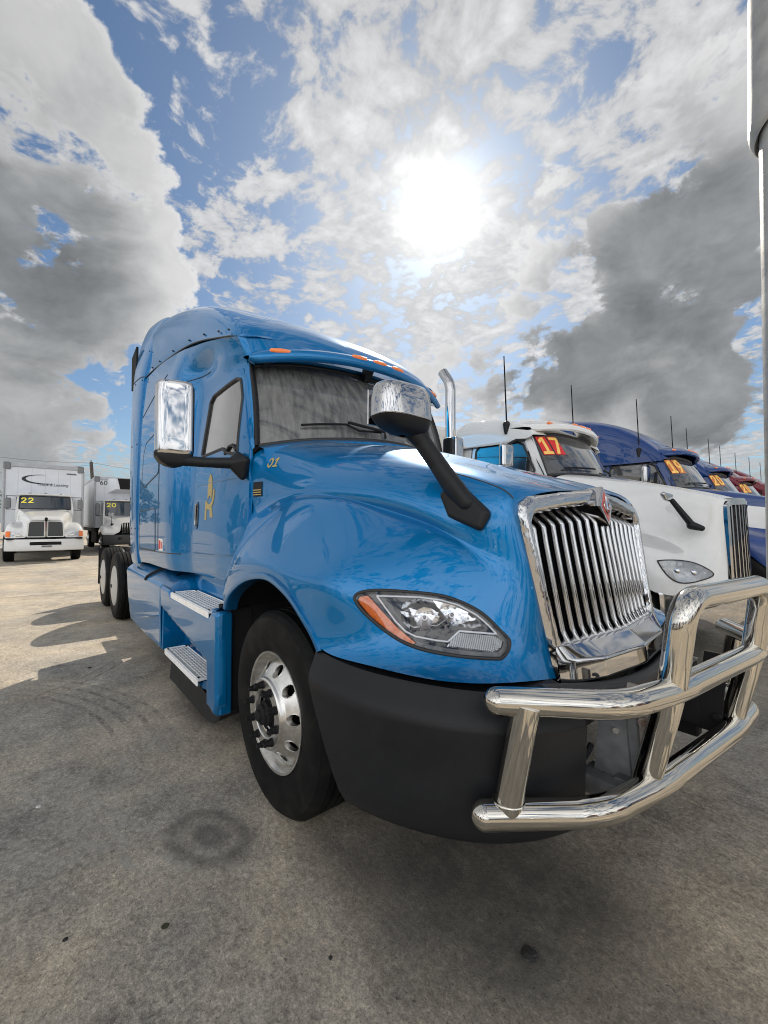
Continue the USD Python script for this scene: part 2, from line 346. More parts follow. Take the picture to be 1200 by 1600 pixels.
def poly_tris(poly, res):
    """Triangulates a polygon with points at most about res apart inside it."""
    polys = getattr(poly, 'geoms', [poly]); V, Fc, n = [], [], 0
    for pg in polys:
        if pg.is_empty or pg.area < 1e-9: continue
        pg = pg.segmentize(res); x0, y0, x1, y1 = pg.bounds
        b = [np.array(pg.exterior.coords)[:-1]] + [np.array(r.coords)[:-1] for r in pg.interiors]
        gx, gy = np.meshgrid(np.arange(x0, x1, res), np.arange(y0, y1, res)); P = np.c_[gx.ravel(), gy.ravel()]
        inn = pg.buffer(-res*.45)
        P = P[shapely.contains_xy(inn, P[:, 0], P[:, 1])] if len(P) and not inn.is_empty else np.zeros((0, 2))
        A = np.vstack(b + [P]); A = np.unique(np.round(A, 7), axis=0)
        d = Delaunay(A); f = d.simplices; c = A[f].mean(1)
        f = f[shapely.contains_xy(pg, c[:, 0], c[:, 1])]
        s = np.cross(A[f[:, 1]] - A[f[:, 0]], A[f[:, 2]] - A[f[:, 0]]); f[s < 0] = f[s < 0][:, ::-1]
        f = f[np.abs(s) > 1e-10]
        V.append(A); Fc.append(f + n); n += len(A)
    return np.vstack(V), np.vstack(Fc)
def conform(poly, fn, off1, off0=None, res=.03):
    """Lays a flat polygon on a surface: fn(points 2D, offset) -> points 3D. With off0 it becomes a solid sheet between the two offsets."""
    A, f = poly_tris(poly, res); top = fn(A, off1)
    n = np.cross(top[f[:, 1]] - top[f[:, 0]], top[f[:, 2]] - top[f[:, 0]]).sum(0)
    flip = (n @ (fn(A[:1], off1 + .01) - fn(A[:1], off1))[0]) < 0
    if flip: f = f[:, ::-1]
    if off0 is None: return tm(top, f)
    bot = fn(A, off0); e = np.vstack([f[:, [0, 1]], f[:, [1, 2]], f[:, [2, 0]]])
    es = {tuple(x) for x in e.tolist()}; bd = np.array([x for x in es if (x[1], x[0]) not in es]); k = len(A)
    side = np.vstack([np.c_[bd[:, 0], bd[:, 0] + k, bd[:, 1] + k], np.c_[bd[:, 0], bd[:, 1] + k, bd[:, 1]]])
    return tm(np.vstack([top, bot]), np.vstack([f, f[:, ::-1] + k, side]))
def rpoly(pts, r=.02): return sg.Polygon(pts).buffer(-r).buffer(2*r).buffer(-r)
def text_poly(text, h, bold=True):
    m = meshkit.text_mesh(text, h, .002, bold)
    tri = np.array(m.vertices)[np.array(m.faces)]; nz = m.face_normals[:, 2] > .9
    return unary_union([sg.Polygon(t[:, :2]).buffer(1e-5) for t in tri[nz]])
def stand_text(text, h, fn, off, bold=True, depth=.002):
    return conform(text_poly(text, h, bold), fn, off, off - depth, res=h*.4)
def lnd(v, uv, w):
    """Depth of a surface as a function of two of its coordinates."""
    return LinearNDInterpolator(uv, w)
# ------------------------------------------------------------------ ground
def concrete_mat():
    g = Graph(); P = g.add('geometry', 'position')
    def near(x, y, r0, r1, sx=1.0, sy=1.0, rot=0.0, wob=.25):
        q = g.add('mapping', 'vector', mapping_type='texture', vector=P, location=(x, y, 0), rotation=(0, 0, rot), scale=(sx, sy, 1e6))
        d = g.vm('length', q, out='value')
        d = g.m('add', d, g.m('multiply', g.m('subtract', g.noise(P, 2.6, 6.0, .62), .5), wob*2))
        return g.rng(d, r1, r0), d
    a = g.noise(P, .45, 4.0, .55); b = g.noise(P, 1.9, 6.0, .62, .3); c = g.noise(P, 9.0, 6.0, .66); e = g.noise(P, 46.0, 5.0, .68); f = g.noise(P, 210.0, 3.0, .6)
    tone = g.m('add', g.m('add', g.m('multiply', a, .20), g.m('multiply', b, .28)), g.m('add', g.m('multiply', c, .30), g.m('add', g.m('multiply', e, .36), g.m('multiply', f, .14))))
    col = g.add('rgb_ramp', 'color', fac=g.rng(tone, .50, .78, kind='linear'), ramp=[(0, (.13, .119, .103)), (.25, (.27, .246, .212)), (.5, (.40, .365, .312)), (.75, (.53, .485, .415)), (1, (.68, .62, .53))])
    # exposed sand and grit, tan and grey patches
    hue = g.rng(g.noise(P, .9, 5.0, .6), .36, .64, kind='linear')
    col = g.mix(1.0, col, g.mix(hue, (.95, .965, .975), (1.09, 1.015, .90)), 'multiply')
    grit = g.noise(P, 120.0, 3.0, .7); grit2 = g.add('noise_texture', 'fac', vector=P, scale=38.0, detail=4.0, roughness=.72)
    col = g.mix(1.0, col, g.mix(g.rng(grit, .30, .70, kind='linear'), (.62, .62, .62), (1.40, 1.39, 1.37)), 'multiply')
    col = g.mix(1.0, col, g.mix(g.rng(grit2, .32, .68, kind='linear'), (.72, .72, .73), (1.27, 1.26, 1.24)), 'multiply')
    blot = g.m('multiply', g.rng(g.noise(P, 4.5, 6.0, .68), .52, .68), g.rng(b, .35, .6))
    col = g.mix(g.m('multiply', blot, .45), col, (.15, .142, .130))
    pit = g.rng(g.noise(P, 55.0, 2.0, .5), .66, .72)
    col = g.mix(g.m('multiply', pit, .5), col, (.10, .093, .085))
    # broom lines
    ln = g.noise(g.vm('multiply', P, (3.0, 120.0, 1.0)), 1.0, 4.0, .6)
    ln2 = g.noise(g.add('mapping', 'vector', vector=P, rotation=(0, 0, 1.0), scale=(2.2, 70.0, 1.0)), 1.0, 4.0, .6)
    col = g.mix(g.m('multiply', g.rng(ln, .45, .7), .16), col, (.36, .34, .30))
    col = g.mix(g.m('multiply', g.m('multiply', g.rng(ln2, .5, .72), g.rng(g.noise(P, .8, 3.0), .42, .62)), .30), col, (.40, .375, .335))
    # oil, rubber and painted shade: a broad oil stain with bumper shadow in its colour, a scrubbed ring by the wheel, curved skid marks
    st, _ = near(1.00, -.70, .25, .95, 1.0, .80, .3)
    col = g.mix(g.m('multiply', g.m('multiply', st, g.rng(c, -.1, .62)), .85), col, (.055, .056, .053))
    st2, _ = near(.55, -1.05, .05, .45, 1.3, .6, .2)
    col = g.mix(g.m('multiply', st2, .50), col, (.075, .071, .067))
    st3, d3 = near(-.02, -1.50, .16, .36, 1.0, .62, .35, .11)
    ring = g.m('multiply', st3, g.add('map_range', 'result', range_type='linear', value=g.m('sine', g.m('multiply', d3, 34.0)), from_min=-1.0, from_max=1.0, to_min=.35, to_max=.9, clamp=True))
    col = g.mix(g.m('multiply', ring, .80), col, (.085, .083, .082))
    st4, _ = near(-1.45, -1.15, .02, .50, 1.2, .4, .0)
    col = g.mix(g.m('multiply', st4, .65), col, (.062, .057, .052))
    sp, _ = near(1.5, 2.2, .3, 2.2, 1.4, 1.0, .2)
    col = g.mix(g.m('multiply', g.m('multiply', sp, g.rng(b, .4, .62)), .45), col, (.10, .095, .088))
    for (x, y, R, w0, arc0, fade) in ((-4.2, -3.1, 1.90, .16, (-2.83, -1.75), .55), (-1.3, -3.9, 2.35, .30, (-2.1, -1.75), .9)):
        dd = g.vm('distance', P, (x, y, 0), out='value')
        band = g.m('multiply', g.rng(dd, R - w0, R - w0*.6), g.rng(dd, R + w0, R + w0*.6))
        tr = g.rng(g.m('sine', g.m('multiply', dd, 58.0)), .1, .9)
        here = g.rng(g.vm('distance', P, (arc0[0], arc0[1], 0), out='value'), fade*1.6, fade*.3)
        col = g.mix(g.m('multiply', g.m('multiply', g.m('multiply', band, tr), here), g.rng(c, .42, .62, .0, .62)), col, (.075, .053, .052))
    for (x, y, R, w0, ar, fade) in ((-3.0, -4.6, 3.6, .14, (-1.3, -1.5), 1.3), (3.0, -5.2, 4.6, .13, (-.6, -2.2), 1.4), (-2.4, 2.8, 5.1, .15, (-.3, -1.9), 1.2)):
        dd = g.vm('distance', P, (x, y, 0), out='value')
        band = g.m('multiply', g.rng(dd, R - w0, R - w0*.7), g.rng(dd, R + w0, R + w0*.7))
        tr = g.rng(g.m('sine', g.m('multiply', dd, 72.0)), -.2, .9)
        here = g.rng(g.vm('distance', P, (ar[0], ar[1], 0), out='value'), fade, fade*.3)
        col = g.mix(g.m('multiply', g.m('multiply', g.m('multiply', band, tr), here), g.rng(c, .42, .62, .05, .50)), col, (.42, .395, .35))
    spec = g.rng(g.noise(P, 75.0, 2.0, .5), .70, .76)
    col = g.mix(g.m('multiply', spec, .6), col, (.035, .032, .030))
    h = g.m('add', g.m('add', g.m('multiply', e, .55), g.m('multiply', f, .35)), g.m('subtract', g.m('multiply', c, .3), g.m('multiply', pit, .35)))
    g.add('principled_bsdf', 'BSDF', base_color=col, roughness=g.rng(tone, .4, .75, .60, .85, kind='linear'), specular_ior_level=.35, normal=g.add('bump', 'normal', height=h, strength=.8, distance=.010))
    return g.make('/World/Looks/concrete', surface='n%03d.BSDF' % g.k)
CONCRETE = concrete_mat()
JOINTFILL = simple('joint_filler', (.030, .028, .026), .9)
GROUND = thing('ground', None, None, kind='structure')
B = 450.0
part(GROUND, 'yard', tm([[-B, -B, -.03], [B, -B, -.03], [B, B, -.03], [-B, B, -.03]], [[0, 1, 2], [0, 2, 3]]), JOINTFILL, smooth=False)
xj = [-38.5, -29.6, -22.6, -15.6, -8.9, -2.61, 3.7, 10.0]; yj = [-16.0, -9.8, -4.6, .5575, 5.8, 11.0, 17.0, 24.0]
def slab(x0, x1, y0, y1):
    w = .0055; x0 += .016; x1 -= .016; y0 += w; y1 -= w; c = .005
    v = [(x, y, z) for z, i in ((0, c), (-c, 0), (-.028, 0)) for x, y in ((x0 + i, y0 + i), (x1 - i, y0 + i), (x1 - i, y1 - i), (x0 + i, y1 - i))]
    f = [(0, 1, 2), (0, 2, 3)]
    for k in (0, 4):
        for a in range(4):
            b = (a + 1) % 4; f += [(k + a, k + 4 + a, k + 4 + b), (k + a, k + 4 + b, k + b)]
    return tm(v, f)
for x0, x1 in zip(xj, xj[1:]):
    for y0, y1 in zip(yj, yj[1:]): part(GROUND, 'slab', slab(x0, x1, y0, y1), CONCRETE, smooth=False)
for a, b, c, d in ((-B, xj[0], -B, B), (xj[-1], B, -B, B), (xj[0], xj[-1], -B, yj[0]), (xj[0], xj[-1], yj[-1], B)):
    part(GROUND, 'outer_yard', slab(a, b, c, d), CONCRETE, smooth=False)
# loose bits lying about
def lump(name, label, cat_, x, y, r, flat, seed, mat):
    s = trimesh.creation.icosphere(3); v = np.array(s.vertices); n = meshkit.fbm(v*1.9 + seed*7, 4, seed)
    v = v*(.55 + .9*n[:, None])*r; v[:, 2] = np.maximum(v[:, 2]*flat, -r*.1); v[:, 2] -= v[:, 2].min()
    m = tm(v + [x, y, .0], s.faces); pth = path_in('/World', name)
    meta(usdkit.mesh(stage, pth, m, mat, smooth=50).GetPrim(), label, cat_)
DIRT = simple('dark_clod', (.030, .028, .026), .9, var=.4, vscale=60.0, bump=.5, bscale=150.0)
LEAFM = simple('dry_leaf', (.050, .052, .022), .7, var=.4, vscale=80.0)
PALE = simple('pale_chip', (.62, .60, .56), .6)
lump('dirt_clod', 'dark clod of dirt on the concrete in front of the guard', 'dirt clod', 1.235, -.83, .028, .35, 3, DIRT)
lump('leaf', 'small dark olive leaf lying on the concrete at lower left', 'leaf', .33, -1.765, .012, .12, 5, LEAFM)
lump('pebble', 'small black pebble right of the olive leaf, below the front wheel', 'pebble', .81, -1.36, .007, .6, 8, DIRT)
lump('pebble', 'small black pebble at lower left of the olive leaf', 'pebble', .16, -2.05, .008, .5, 11, DIRT)
lump('stone_chip', 'white stone chip on the concrete left of the scrubbed ring', 'stone chip', -.80, -2.115, .012, .5, 13, PALE)
lump('pebble', 'small black pebble beside the curved skid marks', 'pebble', -3.15, -1.70, .016, .5, 17, DIRT)
# ------------------------------------------------------------------ the blue truck
TRUCK = thing('semi_truck', 'large blue conventional semi truck with chrome grille and steel grille guard in the foreground', 'semi truck', (0, 0, 0))
# hood: half a net of points from the middle line (column 0) out over the fender to its lower edge (column 8), from the windshield forward
HOOD_NET = [
 [(-.55,0,2.11),(-.60,-.42,2.09),(-.785,-.93,1.998),(-.80,-1.0,1.80),(-.805,-1.005,1.63),(-.805,-.995,1.53),(-.80,-1.075,1.335),(-.79,-1.165,1.13),(-.75,-1.19,.93)],
 [(-.30,0,2.055),(-.34,-.42,2.035),(-.44,-.79,1.966),(-.48,-.94,1.78),(-.45,-.955,1.635),(-.42,-1.0,1.577),(-.50,-1.14,1.365),(-.49,-1.205,1.235),(-.46,-1.22,1.11)],
 [(-.03,0,1.995),(-.06,-.41,1.98),(-.14,-.745,1.913),(-.10,-.915,1.735),(-.12,-.94,1.64),(-.14,-1.0,1.598),(-.15,-1.13,1.392),(-.15,-1.205,1.29),(-.13,-1.22,1.20)],
 [(.20,0,1.93),(.18,-.40,1.915),(.11,-.715,1.866),(.15,-.89,1.695),(.17,-.895,1.61),(.18,-.95,1.58),(.22,-1.12,1.352),(.20,-1.2,1.25),(.15,-1.22,1.165)],
 [(.44,0,1.86),(.42,-.395,1.85),(.365,-.70,1.815),(.42,-.86,1.652),(.43,-.86,1.555),(.46,-.91,1.512),(.47,-1.11,1.315),(.44,-1.19,1.2),(.355,-1.215,1.05)],
 [(.65,0,1.785),(.63,-.39,1.778),(.60,-.682,1.762),(.66,-.815,1.583),(.67,-.80,1.49),(.72,-.845,1.44),(.62,-1.09,1.265),(.58,-1.155,1.115),(.47,-1.197,.932)],
 [(.83,0,1.728),(.81,-.385,1.722),(.785,-.66,1.712),(.83,-.77,1.52),(.84,-.765,1.42),(.87,-.81,1.365),(.81,-.975,1.205),(.80,-1.055,1.06),(.73,-1.165,.928)],
 [(.96,0,1.684),(.945,-.38,1.678),(.925,-.648,1.664),(.965,-.715,1.485),(.975,-.715,1.36),(1.0,-.745,1.255),(.985,-.825,1.13),(.99,-.90,1.01),(.99,-1.055,.918)],
 [(1.05,0,1.653),(1.035,-.375,1.645),(1.02,-.637,1.62),(1.05,-.665,1.455),(1.07,-.655,1.33),(1.09,-.655,1.205),(1.10,-.69,1.09),(1.11,-.75,.985),(1.145,-.865,.905)],
 [(1.085,0,1.632),(1.08,-.37,1.622),(1.055,-.612,1.552),(1.080,-.600,1.42),(1.10,-.582,1.30),(1.12,-.562,1.18),(1.135,-.535,1.07),(1.155,-.510,.965),(1.182,-.492,.848)]]
HOOD_G = surface(HOOD_NET, 150, 170, s=.0009)
HOOD_H = grid(HOOD_G)
_seam = HOOD_G[88:142, 43]
for _s in (1, -1): part(TRUCK, 'hood_seam', tube(_seam*[1, _s, 1] + [0, 0, -.0022], .0042, 6), GASKET)
# ---- wheel arch lip and dark inner wing
ARCH = [(-.745,-1.192,.92),(-.68,-1.205,.985),(-.60,-1.213,1.045),(-.46,-1.222,1.115),(-.30,-1.224,1.172),(-.13,-1.225,1.202),(.01,-1.224,1.202),(.15,-1.222,1.165),(.26,-1.219,1.115),(.355,-1.215,1.05),(.42,-1.206,.99),(.468,-1.198,.925)]
ARCH = cubic(ARCH, np.linspace(0, 1, 60))
cc = np.array([-.13, 0, .62])
def lip_ring(off, dy):
    d = ARCH - cc; d[:, 1] = 0; d /= np.linalg.norm(d, axis=1, keepdims=True)
    q = ARCH - d*off; q[:, 1] += dy; return q
lip = grid(np.stack([lip_ring(-.006, .002), lip_ring(-.003, -.010), lip_ring(.010, -.013), lip_ring(.028, -.006), lip_ring(.034, .012), lip_ring(.034, .07)], 0))
part2(TRUCK, 'fender_lip', lip, BLUE, smooth=40)
well = [lip_ring(.032, .02)]
for dy in (.15, .35, .60): well.append(lip_ring(.0, dy))
well = grid(np.stack(well, 0)); 
back = grid(np.stack([np.c_[np.full(20, x), np.full(20, -.60), np.linspace(.24, 1.25, 20)] for x in np.linspace(-.8, .55, 12)], 0))
part2(TRUCK, 'wheel_housing', cat([well, back]), BLACK, smooth=40)

# ---- headlight: laid out in the plane of the lamp, then set into the fender's surface
HC, HN = np.array([.86, -.925, 1.085]), np.array([.66, -.70, .27]); HN /= np.linalg.norm(HN)
HE1 = np.cross([0, 0, 1], HN); HE1 /= np.linalg.norm(HE1); HE2 = np.cross(HN, HE1)
hv = HOOD_G.reshape(-1, 3); hv = hv[(hv[:, 2] < 1.45) & (hv[:, 0] > .35)]
HD = lnd(None, np.c_[(hv - HC) @ HE1, (hv - HC) @ HE2], (hv - HC) @ HN)
def lamp(p, off):
    p = np.asarray(p, float); d = HD(p); d = np.where(np.isfinite(d), d, np.nanmean(d))
    return HC + p[:, :1]*HE1 + p[:, 1:]*HE2 + (d + off)[:, None]*HN
OUTLINE = sg.Polygon(cubic([(-.315,.080),(-.306,.095),(-.271,.108),(-.20,.113),(-.103,.109),(.018,.10),(.106,.079),(.193,.038),(.25,-.011),(.283,-.043),(.303,-.068),(.294,-.104),(.271,-.128),(.241,-.134),(.129,-.131),(.018,-.119),(-.068,-.10),(-.158,-.059),(-.254,.009),(-.298,.053),(-.315,.080)], np.linspace(0, 1, 121)))
def cut_for_lamp(c):
    """True for the faces of the hood that lie outside the headlight's opening."""
    d = c - HC; u, v, w = d @ HE1, d @ HE2, d @ HN
    return ~(shapely.contains_xy(OUTLINE.buffer(-.004), u, v) & (np.abs(w) < .2))
HOOD_CUT = grid(HOOD_G, keep=cut_for_lamp)
part(TRUCK, 'hood', both(HOOD_CUT), BLUE, smooth=60)
REFLECT = simple('reflector', (.88, .88, .90), .05, 1.0)
def make_headlight(side):
    M = (lambda m: m) if side < 0 else mir
    H = part(TRUCK, 'headlight', M(conform(OUTLINE, lamp, .0035, res=.02)), LENS, smooth=60)
    ring = np.array(OUTLINE.exterior.coords)[:-1]
    part(H, 'gasket', M(tube(lamp(ring, .0), .0075, 10, closed=True)), GASKET, smooth=80)
    wall = grid(np.stack([lamp(np.vstack([ring, ring[:1]])*.99, o) for o in (-.002, -.085)], 0))
    b1 = sg.Polygon([(-.118,.03),(-.108,.064),(-.06,.083),(.0,.083),(.072,-.022),(-.003,-.034),(-.069,-.042),(-.112,-.005)]).buffer(.004)
    b2 = sg.Polygon([(.012,.079),(.088,.064),(.164,.031),(.205,-.026),(.087,-.014)]).buffer(.003)
    drl = sg.Polygon([(.085,-.055),(.112,-.042),(.248,-.048),(.283,-.066),(.275,-.095),(.235,-.112),(.062,-.098)])
    amb = sg.Polygon([(-.303,.071),(-.293,.087),(-.258,.092),(-.185,.018),(-.125,-.038),(-.058,-.088),(-.078,-.097),(-.158,-.056),(-.241,.006)])
    part(H, 'housing', M(cat([wall, conform(OUTLINE, lamp, -.085, res=.04)])), BLACK, smooth=40)
    bez = OUTLINE.buffer(-.008).difference(b1).difference(b2).difference(amb.buffer(.003)).difference(drl)
    part(H, 'bezel', M(conform(bez, lamp, -.022, -.030, res=.02)), GLOSS_BLACK, smooth=30)
    band = OUTLINE.buffer(-.006).difference(OUTLINE.buffer(-.022)).difference(amb.buffer(.004)).intersection(sg.box(-.10, -.2, .4, .2))
    part(H, 'clear_band', M(conform(band, lamp, -.016, -.021, res=.012)), GREY, smooth=20)
    for bw, fc, fr in ((b1, (-.025, .012), .10), (b2, (.085, .025), .12)):
        def dish(p, off, fc=np.array(fc), fr=fr):
            r = np.linalg.norm(p - fc, axis=1); a = np.arctan2(*(p - fc).T)
            step = .0007*np.abs(np.sin(a*4 + .5))*np.minimum(r/.05, 1)         # moulded facets
            return lamp(p, 0) + ((-.078 + .054*np.minimum(r/fr, 1.2)**2 + step + off))[:, None]*HN
        R = part(H, 'reflector', M(conform(bw, dish, 0, res=.009)), REFLECT, smooth=35)
        q = lamp(np.array([fc]), -.05)[0]
        part(R, 'bulb', M(rhull([(*(q - HN*.02), .012), (*(q + HN*.018), .008)])), simple('bulb_cap_%d%d' % (side + 1, int(fr*100)), (.30, .29, .30), .15, .6), smooth=60)
    line = np.array([(-.222,.092),(-.042,.090),(.041,.081),(.112,.063),(.181,.027),(.226,-.011),(.257,-.043),(.112,-.037),(.066,-.079),(.018,-.075),(-.057,-.064),(-.098,-.046),(-.141,-.007)])
    pl = sg.LineString(np.vstack([line, line[:1]])).segmentize(.012); pl = np.array(pl.coords)[:-1]
    part(H, 'light_guide', M(tube(lamp(pl, -.016), .0042, 8, closed=True)), simple('light_guide_%d' % (side + 1), (.80, .82, .85), .25, .2, coat=.5), smooth=60)
    part(H, 'turn_signal', M(conform(amb, lamp, -.010, -.022, res=.012)), AMBER, smooth=30)
    ribs = []
    for k in range(26):
        x = .07 + k*.0084; seg = sg.LineString([(x - .012, -.125), (x + .012, -.035)]).intersection(drl.buffer(-.003))
        if not seg.is_empty and seg.length > .01:
            p = np.array(seg.segmentize(.015).coords); ribs.append(tube(lamp(p, -.024), .0036, 6))
    D = part(H, 'daytime_lamp', M(conform(drl, lamp, -.036, res=.02)), REFLECT, smooth=30)
    part(D, 'lens_ribs', M(cat(ribs)), simple('rib_clear_%d' % (side + 1), (.62, .64, .66), .15, .4, coat=.6), smooth=40)
    return H
make_headlight(-1); make_headlight(1)

# ---- grille: a shallow V in plan, leaning back
def gface(p, off):
    p = np.asarray(p, float); y, z = p[:, 0], p[:, 1]
    off = np.broadcast_to(off, y.shape)
    return np.c_[1.052 + (1.551 - z)*.163 + (.045 + .025*(1.65 - z))*(1 - np.abs(y)/.6) + off, y, z]
half = [(0,.838),(-.535,.842),(-.552,.90),(-.585,1.20),(-.622,1.47),(-.627,1.515),(-.610,1.562),(-.55,1.592),(-.30,1.628),(0,1.650)]
GOUT = rpoly(half + [(-y, z) for y, z in half[-2:0:-1]], .012)
hin = [(0,.975),(-.485,.985),(-.497,1.02),(-.558,1.44),(-.556,1.485),(-.53,1.515),(-.30,1.550),(0,1.574)]
GIN = rpoly(hin + [(-y, z) for y, z in hin[-2:0:-1]], .018)
FR = GOUT.difference(GIN)
def soft(p, off):
    """The frame's face: rounded off towards both edges."""
    pts = shapely.points(p); d = np.minimum(GOUT.exterior.distance(pts), GIN.exterior.distance(pts))
    return gface(p, off - .022*(1 - np.minimum(d/.022, 1))**2)
G = part(TRUCK, 'grille', [conform(FR, soft, .035, res=.012), conform(FR, gface, -.075, res=.05)], CHROME, smooth=60)
for rg, o1 in ((GOUT.exterior, .0135), (GIN.exterior, .0135)):
    rc = np.array(rg.segmentize(.03).coords)
    part(G, 'frame_return', grid(np.stack([gface(rc, o1), gface(rc, -.02), gface(rc, -.085)], 0)), CHROME, smooth=40)
ys = np.linspace(-.53, .53, 41)
ys = np.linspace(-.548, .548, 61); tap = np.clip((.548 - np.abs(ys))/.22, 0, 1)**.7
sill = np.stack([gface(np.c_[ys*(1 + .0*z), np.full(61, z)], o if o < .01 else .0365 + o*tap) for o, z in ((.0, .992), (.020, .982), (.066, .935), (.073, .926), (.072, .915), (.066, .858), (.060, .845), (.02, .838), (-.03, .838))], 0)
part(G, 'lower_sill', grid(sill, flip=True), CHROME, smooth=25)
part(G, 'back_screen', conform(GOUT.buffer(-.02), gface, -.085, res=.1), BLACK)
sec = [(-.0105, -.048), (-.0115, -.012), (-.0110, .0), (-.008, .009), (-.0035, .013), (.0035, .013), (.008, .009), (.0110, .0), (.0115, -.012), (.0105, -.048)]
nb = 16
for k in range(nb):
    y0 = -.512 + k*1.024/(nb - 1)
    top = 1.568 - .055*abs(y0)/.55 + (.0 if abs(y0) > .05 else -.02)
    zs = [.972, .985, 1.012, 1.03, 1.10, 1.2, 1.3, 1.4, top - .062, top - .050, top - .012, top]
    of = [.018, .022, .012, .006, .004, .004, .004, .004, .006, .002, -.040, -.052]
    sh = [y0 * (1 + .085*(z - 1.0)) for z in zs]
    rows = [gface(np.array([(s + a, z) for a, b in sec]), np.array([o + b for a, b in sec])) for z, o, s in zip(zs, of, sh)]
    part(G, 'grille_bar', grid(np.stack(rows, 0), flip=True), CHROME, smooth=50)
# emblem: a diamond standing out from the top of the frame
def dia(hw, hh, x): return [(x + .012*(-.0), y, z) for y, z in ((0, 1.563 + hh), (hw, 1.563), (0, 1.563 - hh), (-hw, 1.563))]
def lean(ps): return [(x - (z - 1.563)*.16, y, z) for x, y, z in ps]
E_ = part(G, 'emblem', hull(lean(dia(.066, .095, 1.158)) + lean(dia(.069, .099, 1.148)) + lean(dia(.060, .085, 1.02))), CHROME, smooth=25)
part(E_, 'enamel', hull(lean(dia(.050, .074, 1.1595)) + lean(dia(.050, .074, 1.153))), ORANGE_RED, smooth=10)
mot = [tube(np.array(lean([(1.162, .030*math.cos(t), 1.566 + .020*math.sin(t)) for t in np.linspace(0, 2*np.pi, 25)])), .0045, 6),
       tube(np.array(lean([(1.162, 0, 1.61), (1.162, 0, 1.545)])), .0055, 6), tube(np.array(lean([(1.162, -.022, 1.540), (1.162, 0, 1.523), (1.162, .022, 1.540)])), .0045, 6)]
part(E_, 'badge_mark', mot, CHROME, smooth=40)

# ---- bumper: two black corners and a thin middle beam
bp = cubic([(.42,-1.205),(.60,-1.205),(.78,-1.165),(.95,-1.085),(1.09,-.985),(1.19,-.87),(1.255,-.75),(1.295,-.62)], np.linspace(0, 1, 46))
nrm = np.gradient(bp, axis=0); nrm = np.c_[nrm[:, 1], -nrm[:, 0]]; nrm /= np.linalg.norm(nrm, axis=1, keepdims=True); 
if nrm[0, 1] > 0: nrm = -nrm
rows = []
for z, o in ((.93, -.16), (.924, -.05), (.922, -.012), (.906, .0), (.895, .006), (.862, .030), (.838, .047), (.815, .055), (.78, .056), (.70, .053), (.60, .048), (.50, .043), (.44, .036), (.40, .020), (.378, -.005), (.368, -.05), (.366, -.14)):
    dz = np.linspace(0, 1, 46); zz = z - .060*dz*(z > .8)*1.0 - .02*dz*(z <= .8)
    p = bp + nrm*o
    sh = np.clip((.93 - z)*.52, 0, .32)*np.clip(1 - dz*1.6, 0, 1)            # the wheel side slants forward going down
    t = dz + (1 - dz)*sh/1.35
    p = np.c_[np.interp(t, dz, p[:, 0]), np.interp(t, dz, p[:, 1])]
    rows.append(np.c_[p, zz])
bump = np.stack(rows, 0)
e0, e1 = bump[:, :1], bump[:, -1:]
inner0 = e0 + np.array([-.01, .14, 0]); inner1 = e1 + np.array([-.22, .02, 0])
bumper_half = cat([grid(bump), grid(np.concatenate([inner0, e0 + [0, .02, 0], e0], 1)), grid(np.concatenate([e1, e1 + [-.02, .012, 0], inner1], 1))])
BUMP, BUMP2 = part2(TRUCK, 'bumper_corner', bumper_half, PLASTIC, smooth=40)
yv = np.linspace(-.68, .68, 29)
beam = fillet([(1.21,-.70,.845),(1.31,-.35,.80),(1.345,0,.79),(1.31,.35,.80),(1.21,.70,.845)], .2, 8)
part(TRUCK, 'bumper_beam', tube(beam, .034, 12), PLASTIC_G, smooth=60)
part(TRUCK, 'lower_intake', [box(.98, 1.05, -.66, .66, .50, .86), box(1.02, 1.16, -.66, .66, .70, .735)], BLACK)
rec = cat([box(1.10, 1.24, -.645, -.60, .50, .80), tube(fillet([(1.265,-.60,.60),(1.275,-.50,.565),(1.275,-.44,.60)], .03), .012, 8)])
part(BUMP, 'lamp_recess', rec, PLASTIC); part(BUMP2, 'lamp_recess', mir(rec), PLASTIC)
# radiator and front frame seen through the gap
part(TRUCK, 'radiator', [box(.78, .90, -.55, .55, .62, 1.45), box(.55, 1.12, -.44, -.34, .56, .78), box(.55, 1.12, .34, .44, .56, .78), box(.9, 1.0, -.5, .5, .40, .52)], BLACK)

